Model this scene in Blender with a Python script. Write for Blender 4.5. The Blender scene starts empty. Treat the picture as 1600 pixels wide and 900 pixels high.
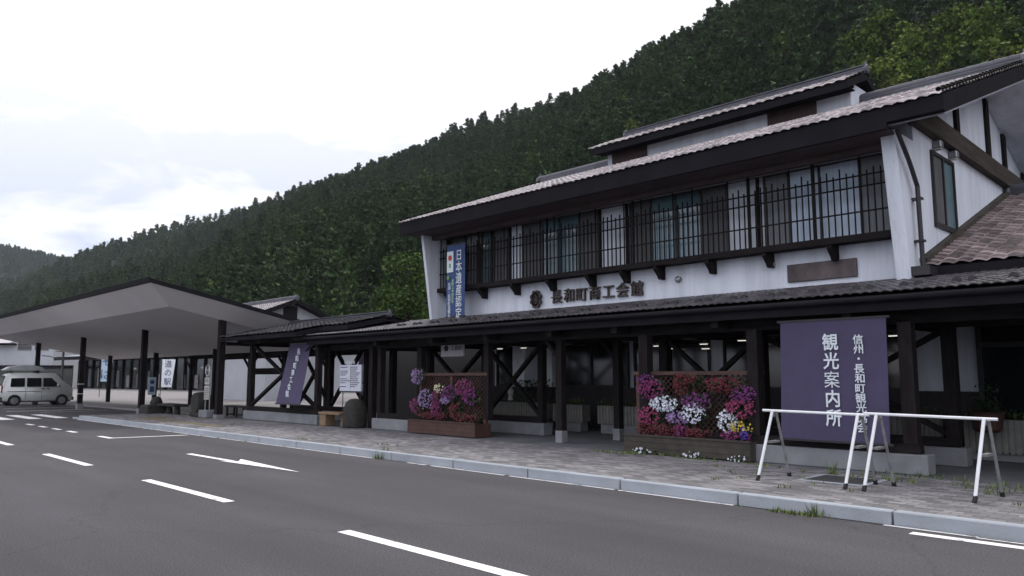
import bpy, bmesh, math, random
from mathutils import Vector, Matrix, noise
random.seed(7)
R = math.radians
sc = bpy.context.scene
COL = sc.collection

# ------------------------------------------------------------------ camera
cd = bpy.data.cameras.new('camera'); cam = bpy.data.objects.new('camera', cd); COL.objects.link(cam)
cd.sensor_width = 36; cd.lens = 1197 / 1600 * 36; cd.clip_start = .1; cd.clip_end = 6000
th, tilt = R(44.4), math.atan(140 / 1197)
fw = Vector((-math.cos(th) * math.cos(tilt), math.sin(th) * math.cos(tilt), math.sin(tilt)))
cam.location = (0, 0, 1.6)
cam.rotation_euler = fw.to_track_quat('-Z', 'Y').to_euler()
sc.camera = cam

# ------------------------------------------------------------------ world, sun, exposure
SUN_EL, SUN_AZ = R(60), R(12)          # azimuth measured from +Y towards -X
sdir = Vector((-math.sin(SUN_AZ) * math.cos(SUN_EL), math.cos(SUN_AZ) * math.cos(SUN_EL), math.sin(SUN_EL)))
w = bpy.data.worlds.new('World'); sc.world = w; w.use_nodes = True
nt = w.node_tree; N = nt.nodes; K = nt.links
for n in list(N): N.remove(n)
def node(tree, kind, **kw):
    n = tree.nodes.new(kind)
    for k, v in kw.items(): setattr(n, k, v)
    return n
out = node(nt, 'ShaderNodeOutputWorld'); bg = node(nt, 'ShaderNodeBackground'); K.new(bg.outputs[0], out.inputs[0])
sky = node(nt, 'ShaderNodeTexSky', sky_type='NISHITA', sun_disc=False, sun_elevation=SUN_EL, sun_rotation=-SUN_AZ)
sky.air_density = 1.0; sky.dust_density = 2.0
tc = node(nt, 'ShaderNodeTexCoord')
mp = node(nt, 'ShaderNodeMapping'); mp.inputs['Scale'].default_value = (1, 1, 3.2); mp.inputs['Rotation'].default_value = (0, R(8), R(20))
K.new(tc.outputs['Generated'], mp.inputs[0])
nz = node(nt, 'ShaderNodeTexNoise'); nz.inputs['Scale'].default_value = 3.3; nz.inputs['Detail'].default_value = 7; nz.inputs['Roughness'].default_value = .52
nz.inputs['Distortion'].default_value = .35
K.new(mp.outputs[0], nz.inputs['Vector'])
cr = node(nt, 'ShaderNodeValToRGB'); cr.color_ramp.elements[0].position = .47; cr.color_ramp.elements[0].color = (0, 0, 0, 1)
cr.color_ramp.elements[1].position = .59; cr.color_ramp.elements[1].color = (1, 1, 1, 1)
K.new(nz.outputs['Fac'], cr.inputs[0])
sx_ = node(nt, 'ShaderNodeSeparateXYZ'); K.new(tc.outputs['Generated'], sx_.inputs[0])
el = node(nt, 'ShaderNodeMapRange'); el.inputs['From Min'].default_value = .15; el.inputs['From Max'].default_value = .40; K.new(sx_.outputs['Z'], el.inputs['Value'])
ad = node(nt, 'ShaderNodeMath', operation='ADD', use_clamp=True); K.new(cr.outputs[0], ad.inputs[0]); K.new(el.outputs[0], ad.inputs[1])
# cloud sheet brightness: lower ahead, raised behind the camera as added fill light
dt = node(nt, 'ShaderNodeVectorMath', operation='DOT_PRODUCT'); K.new(tc.outputs['Generated'], dt.inputs[0])
cd_ = Vector((-.62, .62, .42)).normalized(); dt.inputs[1].default_value = cd_
mr = node(nt, 'ShaderNodeMapRange'); mr.inputs['From Min'].default_value = -.3; mr.inputs['From Max'].default_value = 1
mr.inputs['To Min'].default_value = 14.5; mr.inputs['To Max'].default_value = 9.8
K.new(dt.outputs['Value'], mr.inputs['Value'])
cl = node(nt, 'ShaderNodeMix', data_type='RGBA', blend_type='MIX')
cl.inputs['A'].default_value = (.60, .66, .80, 1); cl.inputs['B'].default_value = (1.02, 1.0, 1.04, 1)
K.new(ad.outputs[0], cl.inputs['Factor'])
mu = node(nt, 'ShaderNodeVectorMath', operation='SCALE'); K.new(cl.outputs['Result'], mu.inputs[0]); K.new(mr.outputs[0], mu.inputs['Scale'])
mx = node(nt, 'ShaderNodeMix', data_type='RGBA'); mx.inputs['Factor'].default_value = .90
K.new(sky.outputs[0], mx.inputs['A']); K.new(mu.outputs[0], mx.inputs['B'])
K.new(mx.outputs['Result'], bg.inputs[0]); bg.inputs[1].default_value = .1
sl = bpy.data.lights.new('sun', 'SUN'); sl.energy = 1.5; sl.angle = R(12); sl.color = (1, .96, .9)
so = bpy.data.objects.new('sun', sl); COL.objects.link(so); so.rotation_euler = sdir.to_track_quat('Z', 'Y').to_euler()
so.location = (0, 0, 30)
vs = sc.view_settings; sc.display_settings.display_device = 'sRGB'
vs.view_transform = 'Standard'; vs.look = 'None'; vs.gamma = 1; vs.exposure = 0.3
sc.cycles.volume_bounces = 0; sc.cycles.max_bounces = 6; sc.cycles.transparent_max_bounces = 8

# ------------------------------------------------------------------ materials
MATS = {}
def mat(name, col, rough=.7, var=.12, scale=3., bump=0., bscale=None, metal=0., spec=.5, tint=False, col2=None, detail=5, stretch=None, trans=0., coat=0.):
    if name in MATS: return MATS[name]
    m = bpy.data.materials.new(name); m.use_nodes = True; t = m.node_tree
    b = t.nodes['Principled BSDF']
    b.inputs['Roughness'].default_value = rough; b.inputs['Metallic'].default_value = metal
    b.inputs['Specular IOR Level'].default_value = spec
    if coat: b.inputs['Coat Weight'].default_value = coat
    tcn = node(t, 'ShaderNodeTexCoord')
    vec = tcn.outputs['Object']
    if stretch:
        mpn = node(t, 'ShaderNodeMapping'); mpn.inputs['Scale'].default_value = stretch; t.links.new(vec, mpn.inputs[0]); vec = mpn.outputs[0]
    nn = node(t, 'ShaderNodeTexNoise'); nn.inputs['Scale'].default_value = scale; nn.inputs['Detail'].default_value = detail
    nn.inputs['Roughness'].default_value = .6
    t.links.new(vec, nn.inputs['Vector'])
    rp = node(t, 'ShaderNodeMapRange'); rp.inputs['From Min'].default_value = .3; rp.inputs['From Max'].default_value = .7
    t.links.new(nn.outputs['Fac'], rp.inputs['Value'])
    mix = node(t, 'ShaderNodeMix', data_type='RGBA')
    c2 = col2 if col2 else tuple(min(1, c * (1 + var)) for c in col)
    c1 = col if col2 else tuple(c * (1 - var) for c in col)
    mix.inputs['A'].default_value = (*c1, 1); mix.inputs['B'].default_value = (*c2, 1)
    t.links.new(rp.outputs[0], mix.inputs['Factor'])
    res = mix.outputs['Result']
    if tint:                                        # tiles, leaves: each piece has its own shade
        at = node(t, 'ShaderNodeAttribute', attribute_name='tint')
        mm = node(t, 'ShaderNodeMix', data_type='RGBA', blend_type='MULTIPLY'); mm.inputs['Factor'].default_value = 1
        t.links.new(res, mm.inputs['A']); t.links.new(at.outputs['Color'], mm.inputs['B']); res = mm.outputs['Result']
    t.links.new(res, b.inputs['Base Color'])
    if bump:
        n2 = node(t, 'ShaderNodeTexNoise'); n2.inputs['Scale'].default_value = bscale or scale * 6; n2.inputs['Detail'].default_value = 4
        t.links.new(vec, n2.inputs['Vector'])
        bp = node(t, 'ShaderNodeBump'); bp.inputs['Strength'].default_value = bump; bp.inputs['Distance'].default_value = .02
        t.links.new(n2.outputs['Fac'], bp.inputs['Height']); t.links.new(bp.outputs[0], b.inputs['Normal'])
    MATS[name] = m
    return m
def emit(name, col, s):
    m = bpy.data.materials.new(name); m.use_nodes = True; b = m.node_tree.nodes['Principled BSDF']
    b.inputs['Emission Color'].default_value = (*col, 1); b.inputs['Emission Strength'].default_value = s
    return m
PLASTER = mat('plaster', (.60, .64, .73), .85, .11, 1.6, .15, 40, stretch=(2.2, 2.2, .3))
WOOD = mat('dark_stained_wood', (.0145, .012, .0135), .8, .5, 3, .4, 40, stretch=(6, 6, .8), spec=.12)
WOODX = mat('dark_stained_beam', (.0145, .012, .0135), .8, .5, 3, .4, 40, stretch=(.8, 6, 6), spec=.12)
OLDWOOD = mat('weathered_timber', (.05, .042, .036), .8, .5, 2, .5, 30, stretch=(5, .5, 5), spec=.25)
FASCIA = mat('dark_fascia_paint', (.013, .0125, .016), .85, .2, 2, spec=.08)
SOFFIT = mat('brown_soffit', (.075, .058, .062), .8, .25, 2, stretch=(1, 6, 1), spec=.2)
TILE = mat('clay_roof_tile', (.120, .100, .100), .22, .3, .9, tint=True, spec=.8)
TILE_GLINT = mat('tile_edge_glint', (.66, .60, .61), .3, .25, 3, tint=True, spec=.8)  # sky glint on the tile butts, put into this pale colour
TILEBR = mat('brown_roof_tile', (.085, .055, .052), .28, .3, .9, tint=True, spec=.7)
TILEBR_GLINT = mat('brown_tile_edge_glint', (.42, .35, .35), .3, .3, 3, tint=True, spec=.8)  # painted glint: entrance roof butts coloured much paler than their brown tiles
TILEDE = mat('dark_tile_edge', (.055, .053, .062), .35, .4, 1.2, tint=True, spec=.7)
TILEC = mat('canopy_roof_tile', (.080, .068, .078), .38, .35, .7, tint=True, spec=.5)
TILED = mat('dark_roof_tile', (.030, .029, .034), .8, .3, .9, tint=True, spec=.1)
RIDGE = mat('ridge_tile', (.085, .085, .11), .45, .3, 2, spec=.5)
METAL = mat('grey_metal', (.25, .26, .28), .4, .1, 4, metal=.6)
DMETAL = mat('dark_metal', (.02, .02, .024), .45, .2, 6, spec=.4)
WMETAL = mat('white_painted_steel', (.72, .74, .78), .35, .08, 9)
GMETAL = mat('dull_grey_steel', (.22, .22, .23), .5, .25, 9, metal=.3)
GLASS = mat('window_glass', (.10, .165, .20), .08, .2, .7, spec=.9)
DGLASS = mat('dark_glass', (.008, .010, .012), .12, .2, .7, spec=.6)
CURT = mat('pale_curtain', (.50, .60, .74), .8, .16, 2.2, stretch=(9, 1, .4), spec=.5)
MIDC = mat('grey_curtain', (.20, .21, .235), .8, .2, 2.2, stretch=(9, 1, .4), spec=.5)
SHUT = mat('dim_curtain', (.085, .088, .095), .7, .25, 2.2, stretch=(9, 1, .4), spec=.4)
CONC = mat('concrete', (.18, .19, .21), .85, .2, 2.2, .3, 40)
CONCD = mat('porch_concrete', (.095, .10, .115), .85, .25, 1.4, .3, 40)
PAINT = mat('road_paint', (.80, .80, .82), .7, .10, 7, .3, 60)
CREAM = mat('soffit_panel', (.60, .575, .58), .85, .04, .6)
PURPLE = mat('purple_cloth', (.060, .050, .105), .9, .10, 3, .5, 3)
LETTER = mat('white_lettering', (.62, .68, .74), .8, .12, 6)
BLUE = mat('blue_banner', (.030, .062, .18), .7, .35, 2.4)
BRONZE = mat('dark_bronze', (.035, .024, .022), .5, .3, 8, spec=.4)
REDWOOD = mat('red_brown_wood', (.060, .026, .021), .7, .3, 4, .4, 40)
GREYWOOD = mat('grey_brown_wood', (.042, .036, .030), .8, .35, 3, .4, 30)
BENCHW = mat('pale_bench_wood', (.19, .125, .075), .65, .25, 3, .3, 30)
STONE = mat('dark_stone', (.020, .020, .019), .85, .5, 6, .8, 18)
SLATW = mat('slatted_planter_grey', (.17, .17, .16), .8, .2, 5)
RUBBER = mat('black_rubber', (.012, .012, .013), .8, .2, 6)
CARW = mat('white_car_paint', (.60, .63, .64), .25, .03, 1.5, coat=.5)
LEAF = mat('petunia_leaf', (.022, .045, .016), .6, .3, 8, tint=True)
WEED = mat('weed_leaf', (.085, .12, .03), .7, .3, 8, tint=True)
BARK = mat('bark', (.028, .022, .018), .9, .4, 6)

def wear(m, under, lo, hi, scale, st=(1, 1, 1)):
    t = m.node_tree; b = t.nodes['Principled BSDF']; src = b.inputs['Base Color'].links[0].from_socket
    tcn = node(t, 'ShaderNodeTexCoord'); n = node(t, 'ShaderNodeTexNoise'); n.inputs['Scale'].default_value = scale; n.inputs['Detail'].default_value = 9; n.inputs['Roughness'].default_value = .75
    mpw = node(t, 'ShaderNodeMapping'); mpw.inputs['Scale'].default_value = st; t.links.new(tcn.outputs['Object'], mpw.inputs[0]); t.links.new(mpw.outputs[0], n.inputs['Vector'])
    r = node(t, 'ShaderNodeMapRange'); r.inputs['From Min'].default_value = lo; r.inputs['From Max'].default_value = hi; t.links.new(n.outputs['Fac'], r.inputs['Value'])
    mx = node(t, 'ShaderNodeMix', data_type='RGBA'); mx.inputs['B'].default_value = (*under, 1); t.links.new(r.outputs[0], mx.inputs['Factor']); t.links.new(src, mx.inputs['A']); t.links.new(mx.outputs['Result'], b.inputs['Base Color'])
wear(PAINT, (.12, .12, .12), .54, .66, 5)
wear(PLASTER, (.34, .36, .38), .50, .90, 1.3, (3.5, 3.5, .22))
wear(KERB0, (.10, .10, .09), .60, .72, 2.2) if 0 else None
# ------------------------------------------------------------------ mesh builder
class MB:
    def __init__(s): s.v = []; s.f = []; s.m = []; s.t = []
    def quad(s, a, b, c, d, mi=0): s.poly([a, b, c, d], mi)
    def poly(s, pts, mi=0, tint=None):
        n = len(s.v); s.v += [tuple(p) for p in pts]; s.f.append(tuple(range(n, n + len(pts)))); s.m.append(mi); s.t.append(tint)
    def box(s, x0, x1, y0, y1, z0, z1, mi=0):
        x0, x1 = min(x0, x1), max(x0, x1); y0, y1 = min(y0, y1), max(y0, y1); z0, z1 = min(z0, z1), max(z0, z1)
        n = len(s.v)
        s.v += [(x, y, z) for z in (z0, z1) for (x, y) in ((x0, y0), (x1, y0), (x1, y1), (x0, y1))]
        for f in ((3, 2, 1, 0), (4, 5, 6, 7), (0, 1, 5, 4), (1, 2, 6, 5), (2, 3, 7, 6), (3, 0, 4, 7)):
            s.f.append(tuple(n + i for i in f)); s.m.append(mi); s.t.append(None)
    def bar(s, a, b, wd, ht=None, mi=0, up=(0, 0, 1)):
        a, b = Vector(a), Vector(b); ht = ht or wd; d = (b - a).normalized(); u = Vector(up)
        if abs(d.dot(u)) > .98: u = Vector((0, 1, 0))
        sx = d.cross(u).normalized(); sy = sx.cross(d).normalized(); n = len(s.v)
        for p in (a, b):
            for (i, j) in ((-1, -1), (1, -1), (1, 1), (-1, 1)): s.v.append(tuple(p + sx * i * wd / 2 + sy * j * ht / 2))
        for f in ((0, 1, 2, 3), (7, 6, 5, 4), (0, 4, 5, 1), (1, 5, 6, 2), (2, 6, 7, 3), (3, 7, 4, 0)):
            s.f.append(tuple(n + i for i in f)); s.m.append(mi); s.t.append(None)
    def cyl(s, a, b, r, r2=None, n=12, mi=0, cap=True):
        a, b = Vector(a), Vector(b); r2 = r if r2 is None else r2; d = (b - a).normalized()
        u = Vector((0, 0, 1)) if abs(d.z) < .95 else Vector((1, 0, 0)); x = d.cross(u).normalized(); y = d.cross(x).normalized()
        k = len(s.v)
        for p, rr in ((a, r), (b, r2)):
            for i in range(n):
                an = 2 * math.pi * i / n; s.v.append(tuple(p + x * math.cos(an) * rr + y * math.sin(an) * rr))
        for i in range(n):
            j = (i + 1) % n; s.f.append((k + i, k + j, k + n + j, k + n + i)); s.m.append(mi); s.t.append(None)
        if cap:
            s.f.append(tuple(k + i for i in range(n))[::-1]); s.f.append(tuple(k + n + i for i in range(n)))
            s.m += [mi, mi]; s.t += [None, None]
    def lathe(s, c, prof, n=16, mi=0, axis=None, wob=0.):
        k = len(s.v); c = Vector(c)
        for (r, z) in prof:
            for i in range(n):
                an = 2 * math.pi * i / n; q = 1 + wob * noise.noise(Vector((math.cos(an) * 1.3, math.sin(an) * 1.3, z * 2 + c.x)))
                p = Vector((math.cos(an) * r * q, math.sin(an) * r * q, z))
                if axis == 'Y': p = Vector((p.x, p.z, p.y))
                if axis == 'X': p = Vector((p.z, p.x, p.y))
                s.v.append(tuple(c + p))
        for j in range(len(prof) - 1):
            for i in range(n):
                i2 = (i + 1) % n; s.f.append((k + j * n + i, k + j * n + i2, k + (j + 1) * n + i2, k + (j + 1) * n + i)); s.m.append(mi); s.t.append(None)
        s.f.append(tuple(k + i for i in range(n))[::-1]); s.f.append(tuple(k + (len(prof) - 1) * n + i for i in range(n))); s.m += [mi, mi]; s.t += [None, None]
    def prism(s, prof, axis, a, b, mi=0):          # profile in the other two axes, extruded along axis from a to b
        def P(p, q): return {'X': (q, p[0], p[1]), 'Y': (p[0], q, p[1]), 'Z': (p[0], p[1], q)}[axis]
        n = len(prof); k = len(s.v); s.v += [P(p, a) for p in prof] + [P(p, b) for p in prof]
        s.f.append(tuple(range(k, k + n))); s.f.append(tuple(range(k + 2 * n - 1, k + n - 1, -1))); s.m += [mi, mi]; s.t += [None, None]
        for i in range(n):
            j = (i + 1) % n; s.f.append((k + i, k + n + i, k + n + j, k + j)); s.m.append(mi); s.t.append(None)
    def build(s, name, mats, parent=None, bevel=0., smooth=False, loc=None):
        mats = mats if isinstance(mats, (list, tuple)) else [mats]
        if parent is not None:
            r = parent
            while r.parent: r = r.parent
            off = Vector(r.location)
        elif loc is not None: off = Vector(loc)
        else:
            xs = [p[0] for p in s.v]; ys = [p[1] for p in s.v]; zs = [p[2] for p in s.v]
            off = Vector(((min(xs) + max(xs)) / 2, (min(ys) + max(ys)) / 2, min(zs)))
        me = bpy.data.meshes.new(name)
        me.from_pydata([(p[0] - off.x, p[1] - off.y, p[2] - off.z) for p in s.v], [], s.f)
        for m in mats: me.materials.append(m)
        me.polygons.foreach_set('material_index', s.m)
        if any(t is not None for t in s.t):
            at = me.attributes.new('tint', 'FLOAT_COLOR', 'FACE')
            for i, t in enumerate(s.t):
                t = t if t is not None else 1.; at.data[i].color = (t, t, t, 1) if not isinstance(t, tuple) else (*t, 1)
        bm = bmesh.new(); bm.from_mesh(me); bmesh.ops.recalc_face_normals(bm, faces=bm.faces[:]) if not getattr(s, 'raw', False) else None
        if bevel: bmesh.ops.bevel(bm, geom=bm.edges[:], offset=bevel, segments=1, affect='EDGES', clamp_overlap=True)
        bm.to_mesh(me); bm.free()
        if smooth: me.polygons.foreach_set('use_smooth', [True] * len(me.polygons))
        me.update()
        o = bpy.data.objects.new(name, me); COL.objects.link(o)
        if parent is not None: o.parent = parent
        else: o.location = off
        return o

def tag(o, label, cat, group=None, kind=None):
    if label: o['label'] = label
    if cat: o['category'] = cat
    if group: o['group'] = group
    if kind: o['kind'] = kind
    return o
def thing(name, label, cat, loc, group=None):
    o = bpy.data.objects.new(name, None); COL.objects.link(o); o.location = loc; o.empty_display_size = .2
    return tag(o, label, cat, group)
def struct(mb, name, m, **k): return tag(mb.build(name, m, **k), None, None, kind='structure')
def copy_tree(o, parent=None):
    c = o.copy(); COL.objects.link(c); c.parent = parent
    for ch in [x for x in o.children]: copy_tree(ch, c)
    return c

def tile_rows(mb, O, U, V, nrm, ulen, vlen, pu=.27, pv=.3, amp=.028, step=.022, sub=6, clip=None, seed=1, edge=1):
    """a sheet of S-shaped tiles: O corner at the eave, U along the eave, V up the slope"""
    rnd = random.Random(seed)
    O, U, V, nrm = Vector(O), Vector(U), Vector(V), Vector(nrm)
    nu = max(1, round(ulen / pu)); nv = max(1, round(vlen / pv)); pu = ulen / nu; pv = vlen / nv
    for j in range(nv):
        for i in range(nu):
            if clip and not clip((i + .5) * pu, (j + .5) * pv): continue
            tn = rnd.uniform(.5, 1.55); dz = rnd.uniform(-.003, .003)
            for k in range(sub):
                q = []
                for (kk, e) in ((k, 0), (k + 1, 0), (k + 1, 1), (k, 1)):
                    t = kk / sub; prof = amp * (math.sin(t * 2 * math.pi) * .6 + math.sin(t * 4 * math.pi + 1) * .15)
                    q.append(O + U * ((i + t) * pu) + V * ((j + e) * pv) + nrm * (prof + (step if e == 0 else 0) + .03 + dz))
                mb.poly(q, 0, tn * (.5 if sub >= 4 and k == int(sub * .7) else 1))
                a, b = q[0], q[1]          # butt of the tile
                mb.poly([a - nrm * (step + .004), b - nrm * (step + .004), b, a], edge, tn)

def text(name, s, size, m, parent, pos, rotz=0., vertical=False, depth=.012, bold=.0, step=1.1, sx=1., lean=0.):
    """lettering standing in the plane that faces -Y (turned by rotz): pos = centre of first glyph"""
    dg = None; obs = []
    mb = MB(); mb.raw = True
    for i, ch in enumerate(s):
        if ch == ' ': continue
        cu = bpy.data.curves.new('glyph', 'FONT'); cu.body = ch; cu.size = size; cu.extrude = depth; cu.offset = bold if ch != '案' else 0
        cu.align_x = 'CENTER'; cu.align_y = 'CENTER'; cu.resolution_u = 2
        o = bpy.data.objects.new('glyph', cu); COL.objects.link(o); bpy.context.view_layer.update()
        me = bpy.data.meshes.new_from_object(o.evaluated_get(bpy.context.evaluated_depsgraph_get()))
        if len(me.vertices):
            cx = (min(v.co.x for v in me.vertices) + max(v.co.x for v in me.vertices)) / 2 if not vertical or ch != '・' else 0
            k = len(mb.v)
            for v in me.vertices:
                lx, lz = (v.co.x - cx) * sx, v.co.y
                if vertical: lz -= i * size * step; lx += lean * lz
                else: lx += i * size * step
                c, sn = math.cos(rotz), math.sin(rotz)
                mb.v.append((pos[0] + lx * c + v.co.z * sn, pos[1] + lx * sn - v.co.z * c, pos[2] + lz))
            for p in me.polygons: mb.f.append(tuple(k + q for q in p.vertices)); mb.m.append(0); mb.t.append(None)
        bpy.data.objects.remove(o); bpy.data.curves.remove(cu); bpy.data.meshes.remove(me)
    return mb.build(name, m, parent)

# ------------------------------------------------------------------ GROUND
def asphalt():
    m = mat('asphalt', (.050, .0475, .054), .85, .14, .35, .5, 60, detail=8)
    t = m.node_tree; b = t.nodes['Principled BSDF']; src = b.inputs['Base Color'].links[0].from_socket
    tcn = node(t, 'ShaderNodeTexCoord')
    g = node(t, 'ShaderNodeTexNoise'); g.inputs['Scale'].default_value = 55; g.inputs['Detail'].default_value = 2; t.links.new(tcn.outputs['Object'], g.inputs['Vector'])
    r = node(t, 'ShaderNodeMapRange'); r.inputs['From Min'].default_value = .35; r.inputs['From Max'].default_value = .68; r.inputs['To Min'].default_value = .55; r.inputs['To Max'].default_value = 1.55
    t.links.new(g.outputs['Fac'], r.inputs['Value'])
    # long stretched stains along the driving direction
    mpn = node(t, 'ShaderNodeMapping'); mpn.inputs['Scale'].default_value = (.10, .9, 1); t.links.new(tcn.outputs['Object'], mpn.inputs[0])
    s = node(t, 'ShaderNodeTexNoise'); s.inputs['Scale'].default_value = 1.0; s.inputs['Detail'].default_value = 6; t.links.new(mpn.outputs[0], s.inputs['Vector'])
    r2 = node(t, 'ShaderNodeMapRange'); r2.inputs['From Min'].default_value = .3; r2.inputs['From Max'].default_value = .7; r2.inputs['To Min'].default_value = .70; r2.inputs['To Max'].default_value = 1.22
    t.links.new(s.outputs['Fac'], r2.inputs['Value'])
    # cracks
    vo = node(t, 'ShaderNodeTexVoronoi', feature='DISTANCE_TO_EDGE'); vo.inputs['Scale'].default_value = .16
    dn = node(t, 'ShaderNodeTexNoise'); dn.inputs['Scale'].default_value = 1.3; dn.inputs['Detail'].default_value = 6
    t.links.new(tcn.outputs['Object'], dn.inputs['Vector'])
    va = node(t, 'ShaderNodeVectorMath', operation='MULTIPLY_ADD'); va.inputs[1].default_value = (1.4, 1.4, 0)
    t.links.new(dn.outputs['Color'], va.inputs[0]); t.links.new(tcn.outputs['Object'], va.inputs[2]); t.links.new(va.outputs[0], vo.inputs['Vector'])
    r3 = node(t, 'ShaderNodeMapRange'); r3.inputs['From Min'].default_value = 0; r3.inputs['From Max'].default_value = .006; r3.inputs['To Min'].default_value = .72; r3.inputs['To Max'].default_value = 1
    t.links.new(vo.outputs['Distance'], r3.inputs['Value'])
    a = node(t, 'ShaderNodeMath', operation='MULTIPLY'); t.links.new(r.outputs[0], a.inputs[0]); t.links.new(r2.outputs[0], a.inputs[1])
    a2 = node(t, 'ShaderNodeMath', operation='MULTIPLY'); t.links.new(a.outputs[0], a2.inputs[0]); t.links.new(r3.outputs[0], a2.inputs[1])
    v = node(t, 'ShaderNodeVectorMath', operation='SCALE'); t.links.new(src, v.inputs[0]); t.links.new(a2.outputs[0], v.inputs['Scale'])
    t.links.new(v.outputs[0], b.inputs['Base Color'])
    return m
def pavers():
    m = bpy.data.materials.new('block_paving'); m.use_nodes = True; t = m.node_tree; b = t.nodes['Principled BSDF']; b.inputs['Roughness'].default_value = .85
    tcn = node(t, 'ShaderNodeTexCoord')
    br = node(t, 'ShaderNodeTexBrick'); br.inputs['Scale'].default_value = 1; br.inputs['Brick Width'].default_value = .22; br.inputs['Row Height'].default_value = .11
    br.inputs['Mortar Size'].default_value = .007; br.inputs['Mortar Smooth'].default_value = .3; br.inputs['Bias'].default_value = -.1
    br.inputs['Color1'].default_value = (.105, .102, .112, 1); br.inputs['Color2'].default_value = (.27, .26, .28, 1); br.inputs['Mortar'].default_value = (.07, .07, .06, 1)
    t.links.new(tcn.outputs['Object'], br.inputs['Vector'])
    n = node(t, 'ShaderNodeTexNoise'); n.inputs['Scale'].default_value = .8; n.inputs['Detail'].default_value = 6; t.links.new(tcn.outputs['Object'], n.inputs['Vector'])
    r = node(t, 'ShaderNodeMapRange'); r.inputs['From Min'].default_value = .3; r.inputs['From Max'].default_value = .7; r.inputs['To Min'].default_value = .72; r.inputs['To Max'].default_value = 1.15
    t.links.new(n.outputs['Fac'], r.inputs['Value'])
    v = node(t, 'ShaderNodeVectorMath', operation='SCALE'); t.links.new(br.outputs['Color'], v.inputs[0]); t.links.new(r.outputs[0], v.inputs['Scale'])
    t.links.new(v.outputs[0], b.inputs['Base Color'])
    bp = node(t, 'ShaderNodeBump'); bp.inputs['Strength'].default_value = .5; bp.inputs['Distance'].default_value = .01; bp.invert = True
    t.links.new(br.outputs['Fac'], bp.inputs['Height']); t.links.new(bp.outputs[0], b.inputs['Normal'])
    return m
ASPH = asphalt(); PAVE = pavers()
APRON = mat('pale_concrete_paving', (.20, .19, .195), .85, .12, .4, .2, 20)
g = MB(); g.quad((-2400, -1500, -.012), (1500, -1500, -.012), (1500, 1800, -.012), (-2400, 1800, -.012))
struct(g, 'ground', mat('earth_ground', (.07, .08, .05), .95, .3, .02), loc=(0, 0, 0))
g = MB(); g.quad((-170, -60, 0), (60, -60, 0), (60, 20, 0), (-170, 20, 0)); struct(g, 'road', ASPH, loc=(0, 0, 0))
g = MB(); g.box(-33, 20, 9.12, 12.2, .0, .15); struct(g, 'sidewalk', PAVE, loc=(0, 0, 0))
g = MB(); g.box(-28, 20, 12.2, 30, 0, .146); struct(g, 'porch_floor', CONCD, loc=(0, 0, 0))
g = MB(); g.box(-150, -28, 13.2, 75, -.005, .10); g.box(-33, -28, 12.2, 13.2, -.005, .10); struct(g, 'apron', APRON, loc=(0, 0, 0))
KERB = mat('kerb_concrete', (.30, .33, .37), .8, .14, 1.6, .3, 40)
g = MB(); x = -33.
while x < 18:
    w_ = 1.86
    if not (-13.2 < x + w_ / 2 < -12.6): g.box(x + .012, x + w_ - .012, 8.98, 9.12, -.01, .152 + random.uniform(-.004, .004))
    x += w_
g.box(-33.9, -33.0, 9.0, 9.12, -.01, .06)
struct(g, 'kerb', KERB, bevel=.012, loc=(0, 0, 0))
# painted markings
pm = MB()
def stripe(x0, x1, y0, y1, z=.004): pm.quad((x0, y0, z), (x1, y0, z), (x1, y1, z), (x0, y1, z))
for x0 in (-30.6, -24.6, -18.62, -12.83, -7.15, -1.3, 4.6): stripe(x0, x0 + 3.0, 4.40 + .004 * (x0 + 20), 4.55 + .004 * (x0 + 20))
for x0 in (-31.0, -29.36, -27.72, -26.1): stripe(x0, x0 + .85, 6.75, 6.9)
stripe(-23.2, -22.15, 6.78, 6.93); pm.quad((-22.3, 6.93, .004), (-22.15, 6.93, .004), (-21.85, 8.75, .004), (-22.0, 8.75, .004))
for i in range(8): stripe(-38.6, -34.6, 8.6 - i * .92, 9.05 - i * .92)
pm.poly([(-16.55, 6.58, .004), (-14.5, 6.62, .004), (-14.5, 6.74, .004), (-16.55, 6.72, .004)])
pm.poly([(-14.72, 6.50, .008), (-12.0, 6.72, .008), (-14.72, 6.94, .008), (-14.35, 6.72, .008)])
x = -33.
while x < -3.2:
    L = random.uniform(.5, 2.4)
    if not (-13.6 < x < -12.2 or -5.2 < x < -3.9): stripe(x, x + L, 8.895, 8.955)
    x += L + random.uniform(.02, .18)
stripe(-2.95, 12, 8.60, 8.74); stripe(-2.4, 12, 8.86, 8.94)
stripe(-50.75, -50.6, 9.2, 13.0); stripe(-43.2, -43.0, 8.6, 12.4); stripe(-47.0, -46.85, 9.2, 12.6); stripe(-41.0, -40.9, 9.5, 12.4)
struct(pm, 'road_markings', PAINT, loc=(0, 0, 0))
g = MB(); g.box(-28.6, -22.6, 9.9, 10.2, .15, .156); g.box(-29.6, -28.6, 9.9, 10.9, .15, .156)
tag(g.build('tactile_paving', mat('yellow_tactile', (.14, .115, .06), .8, .3, 6)), 'faded yellow tactile paving strip on the pavement near the bus stop', 'tactile paving')
g = MB(); g.box(-5.15, -4.2, 10.72, 11.6, .15, .158, 1); g.box(-5.07, -4.28, 10.80, 11.52, .157, .162, 0)
for i in range(5): g.box(-5.0, -4.35, 10.88 + i * .13, 10.93 + i * .13, .162, .166, 0)
tag(g.build('manhole_cover', [mat('iron_cover', (.04, .04, .042), .6, .3, 8), KERB]), 'square dark manhole cover in a pale frame on the pavement', 'manhole cover')

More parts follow.
